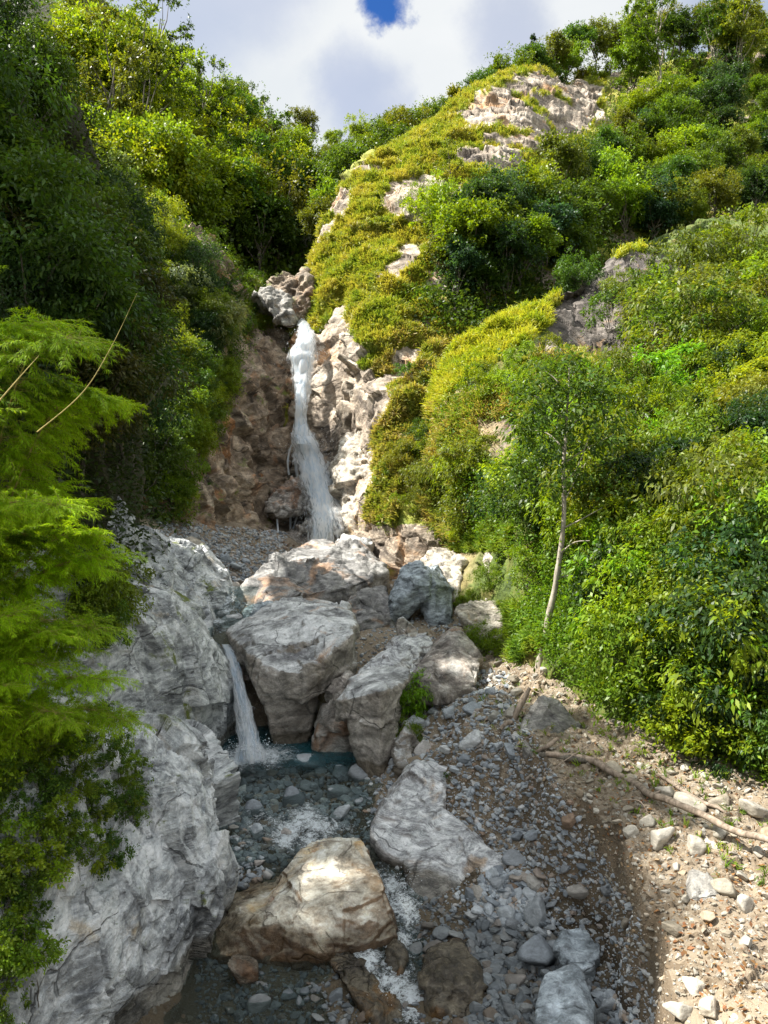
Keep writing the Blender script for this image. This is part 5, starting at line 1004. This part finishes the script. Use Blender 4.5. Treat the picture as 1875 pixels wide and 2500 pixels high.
tufts([(SPUR, [(700,700),(790,500),(890,400),(1000,310),(1130,220),(1270,160),(1480,160),(1480,250),(1400,400),(1250,420),(1130,470),(1050,560),(1050,760),(1150,820),(1000,900),(940,1100),(900,1330),(840,1340),(830,1100),(700,1000)], 1)], 50000, .38, .036, 'golden and green tussock grass covering the sunlit spur', 1, 'grass_gold')
tufts([(NS, [(990,1020),(1100,850),(1250,765),(1400,685),(1560,590),(1600,640),(1480,680),(1400,760),(1250,860),(1110,960),(1000,1100)], 1)], 10000, .42, .030, 'bright yellow grass along the crest of the near slope', 2, 'grass_bright', nb=9)
M['grass_dry'] = grass_mat('dry_ochre_grass', (0.19, 0.25, 0.03), (0.33, 0.33, 0.06), (0.40, 0.32, 0.10), .6)
tufts([(SPUR, [(880,950),(980,800),(1150,800),(1150,960),(1000,1100),(960,1330),(880,1330)], 1.6), (NS, [(900,1150),(1000,1010),(1200,960),(1320,860),(1600,860),(1500,1000),(1200,1050),(1130,1250),(1100,1400),(900,1400)], 1.2)], 10000, .42, .035, 'dry ochre tussocks hanging on the rocky foot of the spur', 3, 'grass_dry')
tufts([(NS, [(1000,1290),(1250,1290),(1250,1345),(1130,1350),(1010,1350)], 1), (NS, [(1180,1590),(1160,1480),(1280,1480),(1330,1580),(1260,1620)], .6), (CL, [(580,640),(720,640),(700,800),(610,800)], .5)], 4200, .32, .022, 'fresh green grass on the terrace behind the boulders', 4, 'grass_green')
print('t cover', time.time() - T0)
# ================================================================== BAMBOO
def bamboo(seed, reach, height, n):
    rng = np.random.default_rng(seed); t = np.linspace(0, 1, 26); x = reach * t ** 1.9; z = height * np.sin(t * 1.75) / math.sin(1.75 if 1.75 < 1.57 else 1.5708)
    path = np.stack([x, 0.10 * np.sin(t * 5 + seed), z], -1); cv = tube(path, np.linspace(.020, .004, 26), 6); br = []; pos = []; out = []
    for k in range(n):
        u = rng.uniform(.16, 1) ** .85; i = u * 25; i0 = int(min(i, 24)); q = path[i0] + (path[i0 + 1] - path[i0]) * (i - i0); an = rng.random() * 6.28; ln = rng.uniform(.35, .95) * (1.1 - .35 * u)
        d = np.array([math.cos(an) * .8 + .45, math.sin(an) * .9, rng.uniform(-.05, .55)]); d /= np.linalg.norm(d); tt = np.linspace(0, 1, 6)[:, None]
        bp = q + d * tt * ln + np.array([0, 0, -.34]) * tt ** 2 * ln; br.append(tube(bp, np.linspace(.004, .0015, 6), 3))
        for s in np.linspace(.25, 1, 8):
            c = q + d * s * ln + np.array([0, 0, -.34]) * s * s * ln; m = 11 if s < .9 else 14
            aa = rng.random(m) * 6.28; sd = np.stack([np.cos(aa), np.sin(aa), -.15 - .5 * rng.random(m)], -1) * .75 + d * .9
            pos.append(c + sd * .02); out.append(sd)
    pos = np.concatenate(pos); out = np.concatenate(out); a = unit(out + rng.normal(size=out.shape) * .22); L = .10 * rng.uniform(.6, 1.25, (len(pos), 1)); s = unit(np.cross(a, np.array([0, 0, 1.0]) + rng.normal(size=a.shape) * .3)); w_ = .0056
    V = np.stack([pos, pos + a * L * .35 + s * w_, pos + a * L + [0, 0, -.03], pos + a * L * .35 - s * w_], 1).reshape(-1, 3)
    return (V, np.arange(len(V)).reshape(-1, 4)), cv, join(br)
BM = []
for i, (r_, h_, n_) in enumerate([(1.9, 3.6, 190), (2.6, 3.0, 190), (1.2, 4.3, 180)]):
    lv, cv, brn = bamboo(80 + i, r_, h_, n_); a = mesh_from('foliage', *lv); a.materials.append(M['bamboo_leaf']); c = mesh_from('culm', *join([cv, brn])); c.materials.append(M['culm']); BM.append((a, c))
rng = np.random.default_rng(12)
BPOS = [(-6.3,10.2,-1.2,1.05,0,10),(-6.0,9.6,-2.0,1.0,1,-10),(-5.7,10.8,-2.2,1.1,2,20),(-5.4,9.2,-3.0,.95,0,0),(-5.9,11.2,-1.8,1.2,2,5),(-5.2,10.2,-3.2,.9,1,25),(-6.6,9.2,-2.2,1.1,1,-25),(-5.0,9.0,-3.6,.75,1,-5),(-5.3,11.0,-3.0,.95,0,15),(-6.8,11,-1.0,1.25,1,0),
 (-5.6,8.4,-3.0,.85,0,-20),(-4.9,9.8,-3.9,.7,1,10),(-6.1,8.8,-1.6,.9,2,-30),(-6.5,10.4,-2.6,1.05,0,30),(-5.8,9.9,-3.4,.9,1,-15),(-6.9,9.9,-.6,.9,0,12),(-6.2,10.9,-3.1,1.1,1,8),(-5.1,8.7,-4.2,.65,0,-12),(-7.0,10.6,-1.6,1.2,2,18),(-5.5,10.4,-4.0,.8,1,0),(-6.0,9.0,-3.9,.85,1,5),(-6.4,11.6,.0,1.0,1,-8),(-6.7,10.0,-3.4,1.05,1,-5),(-5.9,10.0,-4.4,.9,1,12),(-6.3,9.3,-4.6,.9,1,-8),(-5.6,11.4,-.8,.9,1,5),(-5.2,9.6,-2.6,.8,0,8),(-5.6,9.0,-3.3,.8,2,-8),(-4.8,9.4,-3.4,.6,0,15),(-5.0,10.4,-4.3,.75,1,-10),(-6.0,9.4,-.6,.8,1,0),(-6.6,9.8,-4.6,1.0,1,5),(-4.6,8.8,-4.0,.5,2,0),(-5.6,9.8,-1.6,.9,0,5),(-5.3,9.2,-1.9,.8,1,-12),(-5.8,10.4,-2.9,.95,0,12),(-5.2,8.8,-2.7,.75,0,-5),(-5.5,9.6,-4.0,.85,1,8),(-5.7,10.6,-3.6,.95,0,-4),(-5.0,9.3,-4.4,.7,0,5),(-5.4,8.6,-4.4,.7,1,10)]
for i, (x, y, z, s, k, rz) in enumerate(BPOS):
    r = bpy.data.objects.new('bamboo', None); COL.objects.link(r); r.location = (x, y, z); r.rotation_euler = (rng.normal() * .24, rng.normal() * .2, math.radians(rz + rng.normal() * 22)); s *= .8; r.location.x -= .12; r.scale = (s, s, s)
    px, py = proj(np.array([x + 1.2 * s, y, z + 2.8 * s]))
    o1 = link('foliage', BM[k][0], parent=r); v = rng.uniform(.8, 1.25); o1.color = (.28 * v, .44 * v, .014 * v, 1) if i % 6 else (.12, .22, .015, 1); link('culm', BM[k][1], parent=r)
    lv_ = ['at the top', 'in the upper part', 'in the middle', 'in the lower part', 'at the bottom'][int(np.clip((py - 720) / 110, 0, 4))]; sd_ = ['by the edge', 'in its centre', 'on its right side'][int(np.clip((px - 20) / 110, 0, 2))]
    tag(r, '%s bamboo %s of the thicket, %s' % (['arching', 'strongly bent', 'upright'][k], lv_, sd_), 'bamboo', 'bamboo stems leaning over the gorge at the left')
# two long bare stems
def rod(name, pts, rad, mat, label, cat, group=None, sides=8, wob=0.0, seed=0, parent=None):
    pts = np.array(pts, float); n = max(24, len(pts) * 8); W = cr_matrix(len(pts), n); V = W @ pts; r = np.interp(np.linspace(0, 1, n), np.linspace(0, 1, len(rad)), rad)
    V = V + wob * np.stack([vnoise(V * 1.7, 5 + seed), vnoise(V * 1.7, 6 + seed), vnoise(V * 1.7, 7 + seed)], -1)
    v, f = tube(V, r * (1 + .12 * vnoise(V * 6, 9)), sides); c = pts[0].copy()
    if parent: return child(name, mesh_from(name, v, f), mat, parent)
    o = link(name, mesh_from(name, v - c, f), mat, loc=c); return tag(o, label, cat, group)
rod('bare_bamboo', [P(90,1055,8.6), P(200,960,9), P(270,850,9.3), P(335,715,9.7)], [.007, .006, .004, .001], M['culm'], 'long bare golden bamboo stem crossing the bamboo foliage', 'bamboo')
rod('bare_bamboo', [P(-20,1000,8.2), P(40,930,8.4), P(95,868,8.7)], [.009, .006, .002], M['culm'], 'short green bare stem at the left edge of the bamboo', 'bamboo')
rod('dry_stalk', [P(118,1655,9.5), P(135,1600,9.6), P(150,1560,9.7)], [.006, .005, .003], M['palebark'], 'thin pale dry stalk standing in the dark under the bamboo', 'stalk')

# ================================================================== LEANING TREE
rng = np.random.default_rng(7)
h = cast(1318, 1628, [BED, NS]); base = np.array(h[0]) if h else P(1318, 1628, 18); Yt = base[1]; print('tree base', base)
root = bpy.data.objects.new('slender_tree', None); COL.objects.link(root); root.location = base
tag(root, 'slender leaning tree with pale trunk standing alone before the right slope', 'tree')
def loc(a, b_, dy=0): return P(a, b_, Yt + dy) - base
tp = [np.array([-.02, 0, -.3]), loc(1325,1590), loc(1342,1500,-.05), loc(1362,1390,-.1), loc(1375,1270,-.1), loc(1378,1150,0), loc(1382,1060,.1), loc(1386,960,.1), loc(1388,890,.15)]
tv = rod('trunk', tp, [.098,.085,.074,.066,.056,.046,.036,.022,.009], M['palebark'], None, None, wob=.03, parent=root, sides=10)
limbs = [[loc(1366,1355,-.1), loc(1400,1325,-.5), loc(1440,1320,-.9)], [loc(1374,1290,-.1), loc(1415,1270,-.4), loc(1470,1240,-.7)], [loc(1376,1230,0), loc(1400,1180,.3), loc(1430,1130,.6)], [loc(1378,1180,0), loc(1410,1140,-.3), loc(1440,1060,-.5)], [loc(1360,1410,0), loc(1420,1405,-.4), loc(1485,1440,-.8)],
  [loc(1380,1100,0), loc(1340,1060,.3), loc(1300,1050,.6)], [loc(1382,1060,0), loc(1430,1000,.2), loc(1470,980,.4)], [loc(1384,1030,0), loc(1330,980,-.3), loc(1290,960,-.6)], [loc(1385,990,0), loc(1430,940,-.2), loc(1450,920,-.4)], [loc(1386,960,0), loc(1350,920,.2), loc(1320,900,.3)], [loc(1379,1130,0), loc(1440,1090,.3), loc(1500,1060,.6)]]
lp = []
for l in limbs: W = cr_matrix(3, 10); lp.append(tube(W @ np.array(l), np.linspace(.022, .006, 10), 5))
child('branches', mesh_from('branches', *join(lp)), M['palebark'], root)
pos = []; out = []
ctr = [(l[2], .42) for l in limbs[5:]] + [(l[1], .38) for l in limbs[5:]] + [(loc(1386 + a, 900 + b_, c), .36) for a, b_, c in [(0,-10,0),(-50,50,.3),(50,60,-.3),(-110,120,-.4),(110,110,.4),(-70,160,.5),(80,180,-.6),(20,120,-.5),(-20,210,.4),(130,230,.3),(-120,230,.1),(0,260,-.2),(60,280,.5),(120,300,-.3),(-60,290,-.2)]]
for c, r in ctr:
    for _ in range(19):
        q = c + rng.normal(size=3) * r * np.array([.85, .85, .45]); m = 11; pos.append(q + rng.normal(size=(m, 3)) * .07); out.append(np.tile(unit(q - c + np.array([0, 0, .1])), (m, 1)))
lf = mesh_from('crown', *leaves(np.concatenate(pos), np.concatenate(out), .13, .45, rng, droop=.5)); lo = child('crown', lf, M['leaf'], root); lo.color = (.07, .13, .016, 1)
for c_ in root.children: pass
# ================================================================== FALLEN WOOD
def on(px, py, lift=0.03, objs=None):
    h = cast(px, py, objs or [BED, NS]); return np.array(h[0]) + (0, 0, lift) if h else P(px, py, 12)
rod('fallen_branch', [on(1335,1850,.06), on(1440,1865,.06), on(1500,1895,.08), on(1560,1925,.08), on(1600,1965,.14), on(1680,2010,.24), on(1790,2075,.34), on(1900,2140,.42)], [.045,.065,.06,.06,.055,.055,.05,.04], M['driftwood'], 'long crooked fallen branch lying across the dry gravel terrace', 'branch', wob=.05)
rod('fallen_branch', [on(1605,1895,.05), on(1660,1935,.08), on(1720,1975,.1), on(1760,1985,.05), on(1830,2030,.04)], [.03,.035,.03,.025,.012], M['driftwood'], 'shorter fallen branch above the long one near the bushes', 'branch', wob=.04, seed=3)
rod('fallen_branch', [on(1585,1950,.05), on(1620,1940,.08), on(1660,1930,.1)], [.015,.012,.006], M['driftwood'], 'thin side twig crossing between the two fallen branches', 'branch', wob=.02, seed=4)
rod('fallen_branch', [on(1320,1848,.05), on(1380,1855,.05), on(1440,1862,.05)], [.05,.06,.045], M['bark'], 'dark thick log end at the head of the long branch', 'log', wob=.02, seed=5)
rod('fallen_branch', [on(1305,1843,.04), on(1335,1832,.06), on(1360,1818,.1)], [.03,.045,.03], M['driftwood'], 'short grey log in front of the triangular boulder', 'log', wob=.02, seed=6)
b0 = on(1247,1762,0); rod('stump', [b0 - (0, 0, .1), P(1262,1735,b0[1]), P(1285,1695,b0[1] + .1), P(1295,1676,b0[1] + .12)], [.06,.06,.05,.04], M['driftwood'], 'leaning broken brown stick standing left of the triangular boulder', 'stump', wob=.03, seed=8)
rod('fallen_branch', [on(1222,1785,.04), on(1238,1775,.08), on(1252,1768,.04)], [.04,.055,.03], M['driftwood'], 'short pale log at the foot of the broken stick', 'log', seed=9)
for i, (pts, lb) in enumerate([([(1215,1690),(1270,1665),(1320,1650)], 'thin dry twig left of the leaning tree foot'), ([(1330,1640),(1300,1700),(1380,1720)], 'thin dry twig arching over the triangular boulder'), ([(1225,1600),(1240,1640),(1255,1650)], 'thin upright twig on the sunny gravel'), ([(1420,1620),(1450,1590),(1500,1575)], 'thin bare twig curving out of the bushes by the leaning tree'), ([(1455,1640),(1490,1628),(1520,1618)], 'straight bare twig sticking out of the bushes'), ([(1460,1715),(1490,1695),(1530,1680)], 'bare twig at the edge of the bushes right of the triangular boulder'),
   ([(1325,1905),(1370,1920),(1400,1940)], 'thin stick on the shaded gravel below the log end'), ([(1520,1960),(1560,1980),(1580,1990)], 'small stick beside the long fallen branch'), ([(1350,1890),(1420,1850),(1500,1790)], 'thin twig leaning across the dark log end')]):
    p = [on(a, b_, .05) for a, b_ in pts]; p[1][2] += .12; rod('twig', p, [.012, .01, .004], M['driftwood'], lb, 'twig', wob=.03, seed=20 + i)

# ================================================================== STONES
def ico(sub):
    bm = bmesh.new(); bmesh.ops.create_icosphere(bm, subdivisions=sub, radius=1); V = np.array([v.co[:] for v in bm.verts]); F = np.array([[v.index for v in f.verts] for f in bm.faces]); bm.free(); return V, F
def poly_stone(D, rng, k=11, flat=.65, sharp=14):
    n = unit(rng.normal(size=(k, 3))); hgt = rng.uniform(.62, 1.0, k); pr = np.clip(D @ n.T / hgt, .02, None); r = 1 / (np.sum(pr ** sharp, 1) ** (1 / sharp))
    V = D * np.minimum(r, 1.35)[:, None]; sc = np.array([1.0, rng.uniform(.65, .95), rng.uniform(flat - .15, flat + .15)]); return V * sc
D3, F3 = ico(4); D1, F1 = ico(1); D2, F2 = ico(2)
STM = {}
for key in ('stone_grey', 'stone_tan'):
    for i in range(7):
        r = np.random.default_rng(100 + i); V = poly_stone(D3, r, 12, .62, 10 if i % 2 else 20); V = V + D3 * (.05 * fbm(V + i * 9, 2.2, 4, 3) + .03 * facet(V + i * 5, 2.5, 5))[:, None]
        me = mesh_from('stone', V * .5, F3); me.materials.append(M[key]); STM[key, i] = me
RK = ROCKS
def hit_ground(px, py):
    a = cast(px, py, [BED]); b_ = cast(px, py, [NS, W1, W2, W3, CL, SPUR])
    if a is None or (b_ and b_[2] < a[2] - .02): return None
    return a
rock_bv = [bvh(o) for o in ROCKS if False]
RB = []
for o in ROCKS:
    V = verts(o.data) + np.array(o.location); px, py = proj(V); RB.append((px.min(), px.max(), py.min(), py.max(), V[:, 0].min(), V[:, 0].max(), V[:, 1].min(), V[:, 1].max(), V[:, 2].min(), V[:, 2].max()))
def in_rock(p):
    for o, b_ in zip(ROCKS, RB):
        if b_[4] < p[0] < b_[5] and b_[6] < p[1] < b_[7] and p[2] < b_[9]:
            l = Vector(p) - o.location; co, n, i, dd = bvh(o).find_nearest(l)
            if co is not None and (l - co).dot(n) < 0.01: return True
    return False
STONES = [  # polygon, count, size range px (2500 frame), material, where
 ([(1180,2130),(1300,2150),(1330,2300),(1560,2500),(1150,2500),(1190,2330),(1120,2260)], 64, (34,125), 'stone_grey', 'among the cobbles at the right bank'),
 ([(1230,2000),(1400,2010),(1500,2200),(1330,2260),(1230,2160)], 22, (18,60), 'stone_grey', 'on the shaded slope of the cut bank'),
 ([(530,1890),(900,1870),(890,1960),(780,2040),(700,2060),(560,2080),(545,1960)], 58, (26,84), 'stone_grey', 'in the shallow rapids below the pool'),
 ([(560,2060),(700,2060),(690,2120),(590,2190),(560,2180)], 30, (18,40), 'stone_grey', 'on the small pebble bar by the pale wall'),
 ([(700,2420),(860,2420),(920,2500),(500,2520),(530,2440)], 26, (22,60), 'stone_grey', 'at the bottom edge of the stream'),
 ([(850,1700),(1050,1640),(1230,1700),(1300,1850),(1100,1900),(1010,1850),(960,1890),(870,1850)], 38, (20,80), 'stone_grey', 'on the grey gravel between the boulders'),
 ([(1200,1620),(1330,1640),(1270,1760),(1200,1760)], 16, (16,44), 'stone_tan', 'on the sunny gravel left of the triangular boulder'),
 ([(1420,1860),(1600,1840),(1870,1950),(1900,2250),(1700,2250),(1560,2080),(1380,1950)], 44, (20,80), 'stone_tan', 'on the dry gravel terrace'),
 ([(1500,2250),(1700,2260),(1900,2300),(1900,2520),(1640,2520)], 14, (20,70), 'stone_tan', 'on the lower right cut bank'),
 ([(430,1290),(600,1370),(640,1380),(560,1480),(540,1440),(480,1350)], 30, (12,32), 'stone_grey', 'on the gravel slope left of the waterfall'),
 ([(1030,2250),(1180,2300),(1190,2350),(1000,2330)], 9, (30,56), 'stone_grey', 'standing in the dark pool right of the rapids')]
CWS = {'stone_grey': 'grey', 'stone_tan': 'pale dry'}
rng = np.random.default_rng(33); cnt = 0
for poly, n, (s0, s1), mk, where in STONES:
    xs_ = [a for a, b_ in poly]; ys_ = [b_ for a, b_ in poly]; k = 0; tries = 0; done = []
    while k < n and tries < n * 40:
        tries += 1; x = rng.uniform(min(xs_), max(xs_)); y = rng.uniform(min(ys_), max(ys_))
        if not in_poly(x, y, poly): continue
        q = s0 + (s1 - s0) * rng.random() ** 1.8
        if any((x - a) ** 2 + (y - b_) ** 2 < (.42 * (q + c)) ** 2 for a, b_, c in done): continue
        hh = hit_ground(x, y)
        if hh is None or in_rock(hh[0]): continue
        s = q / FPX * hh[0].y; i = int(rng.integers(7)); o = bpy.data.objects.new('stone', STM[mk, i]); COL.objects.link(o)
        o.scale = (s, s * rng.uniform(.8, 1.2), s * rng.uniform(.8, 1.25)); o.location = hh[0] + Vector((0, 0, s * (.26 if 'rapids' in where or 'pool' in where else .13))); o.rotation_euler = (rng.normal() * .35, rng.normal() * .35, rng.random() * 6.28)
        kf = (q - s0) / (s1 - s0); tag(o, '%s%s %s stone %s' % ('large ' if kf > .5 else ('small ' if kf < .15 else ''), 'angular' if i % 2 == 0 else 'rounded', CWS[mk], where + (', far end' if y < min(ys_) + (max(ys_) - min(ys_)) * .4 else (', middle' if y < min(ys_) + (max(ys_) - min(ys_)) * .65 else ', near end'))), 'stone', 'stones ' + where); done.append((x, y, q)); k += 1; cnt += 1
print('stones', cnt)
# loose gravel: countless small stones
def gravel(poly, n, s0, s1, mk, label, seed, objs=None, pw=3.6, F=None, D=None):
    rng = np.random.default_rng(seed); o = objs or BED; p, N = sample(o, poly, n, rng); keep = np.array([not in_rock(q) for q in p]); p = p[keep]; dist = p[:, 1]
    Dk = D if D is not None else D1; Fk = F if F is not None else F1
    px_s = s0 + (s1 - s0) * rng.random(len(p)) ** pw; s = px_s / FPX * dist * .5; V = []; base = [poly_stone(Dk, np.random.default_rng(200 + i), 9, .6, 12) for i in range(10)]
    B = np.array(base)[rng.integers(10, size=len(p))]; an = rng.random(len(p)) * 6.28; c, s_ = np.cos(an), np.sin(an); R = np.zeros((len(p), 3, 3)); tx = rng.normal(size=len(p)) * .3
    R[:, 0, 0] = c; R[:, 0, 1] = -s_; R[:, 1, 0] = s_; R[:, 1, 1] = c; R[:, 2, 2] = 1; R[:, 2, 0] = tx
    V = np.einsum('nij,nkj->nki', R, B) * s[:, None, None] * rng.uniform(.7, 1.3, (len(p), 1, 3)) + p[:, None] + np.array([0, 0, 1]) * (s * .25)[:, None, None]
    FF = (Fk[None] + (np.arange(len(p)) * len(Dk))[:, None, None]).reshape(-1, 3); me = mesh_from('gravel', V.reshape(-1, 3), FF, smooth=False)
    return tag(link('gravel', me, M[mk]), label, 'gravel', kind='stuff')
ALLR = [(-300,1250),(2200,1250),(2400,2700),(400,2700),(300,1900)]
gravel([(840,1640),(1240,1640),(1330,1850),(1420,2000),(1560,2250),(1620,2540),(480,2540),(480,1880),(840,1860)], 17000, 5, 22, 'stone_grey', 'grey gravel and pebbles along the stream', 1)
gravel([(1180,2120),(1320,2150),(1350,2300),(1600,2540),(1120,2540),(1150,2300)], 1800, 14, 40, 'stone_grey', 'coarse grey cobbles filling the right bank', 2, D=D2, F=F2)
gravel([(540,1880),(900,1880),(880,1980),(700,2200),(540,2200)], 1000, 10, 30, 'stone_grey', 'pebbles of the shallow rapids and the pebble bar', 3, D=D2, F=F2)
gravel([(1180,1560),(1400,1640),(1960,1900),(2000,2560),(1600,2560),(1400,2000),(1200,1800)], 4000, 3, 20, 'stone_tan', 'sunlit tan gravel of the dry terrace', 4)
gravel([(380,1270),(700,1300),(700,1400),(580,1500),(420,1400)], 4500, 4, 15, 'stone_grey', 'grey rubble slope left of the waterfall foot', 5)
gravel([(700,1330),(1150,1320),(1160,1640),(700,1640)], 4000, 4, 14, 'stone_grey', 'fine gravel between the upper boulders', 6)
M['litter'] = leaf_mat('dry_leaf', .2, .4)
def litter(poly, n, col, label, seed):
    rng = np.random.default_rng(seed); p, N = sample(BED, poly, n, rng); me = mesh_from('leaf_litter', *leaves(p + N * .02, rng.normal(size=p.shape) * [1, 1, .15], .07, .55, rng, up=2.0)); o = link('leaf_litter', me, M['litter']); o.color = (*col, 1); tag(o, label, 'leaf litter', kind='stuff')
litter([(1380,1800),(1960,1900),(2000,2560),(1750,2560),(1560,2150),(1380,1950)], 1100, (.20, .10, .04), 'fallen brown leaves scattered on the terrace', 1)
tufts([(BED, [(1150,1600),(1450,1650),(1900,1900),(1900,2200),(1650,2100),(1400,1900),(1150,1760)], 1)], 260, .16, .012, 'sparse green grass tufts on the dry terrace', 9, 'grass_green')
# leafy bushes standing among the boulders
rng = np.random.default_rng(50)
for px, py, Y, s, kd, col, lb in [(1000,1760,17.0,.62,'lance0',BRT,'bright green bush growing beside the angular grey block'),(985,1830,16.7,.4,'lance1',G1,'small dark green bush at the foot of the angular grey block'),(1170,1590,21.2,.5,'bush1',LG,'yellow green bush below the cream wedge rock'),(1230,1600,20.6,.45,'bush0',LG,'low green bush left of the leaning tree foot'),(1150,1500,22.6,.45,'lance0',G1,'small bush hugging the left side of the cream wedge rock'),(1200,1440,24,.55,'bush2',G1,'green bush above the cream wedge rock'),(1290,1440,22,.7,'bush0',LG,'bush behind the leaning tree trunk'),
  (1560,1830,14.0,.3,'tiny0',LG,'small green plant at the pale block'),(1095,1900,14.8,.25,'tiny1',G2,'tiny green plant near the striped slab'),(975,1490,24.5,.3,'tiny0',G2,'tiny plant in the dark gap under the overhanging boulder'),(1090,1330,28,.6,'lance0',YG,'bright reed like plant on the green terrace'),(1130,1320,28.5,.5,'lance1',YG,'low bright plant on the green terrace')]:
    h = cast(px, py, [BED, NS]); q = np.array(h[0]) if h and abs(h[0].y - Y) < 3 else P(px, py, Y); plant(kd, q - (0, 0, .1), s * 1.0, col, lb, 'bush', None, 'bush', rng, vary=.1)
# things that share a label get their place among their likes, counted from the left
by = {}
for o in COL.objects:
    if 'label' in o and 'category' in o and 'kind' not in o: by.setdefault(o['label'], []).append(o)
ORD = ['leftmost', 'second from left', 'third from left', 'fourth from left', 'fifth from left', 'sixth from left', 'seventh from left', 'eighth from left', 'ninth from left', 'tenth from left', 'eleventh from left', 'twelfth from left']
for lb, os_ in by.items():
    if 1 < len(os_) <= 12 and len(lb.split()) <= (13 if len(os_) > 2 else 15):
        os_.sort(key=lambda o: float(proj(np.array(o.location))[0]))
        for k, o in enumerate(os_): o['label'] = lb + ', ' + ('rightmost' if k == len(os_) - 1 else ORD[k])
print('t total script', time.time() - T0)
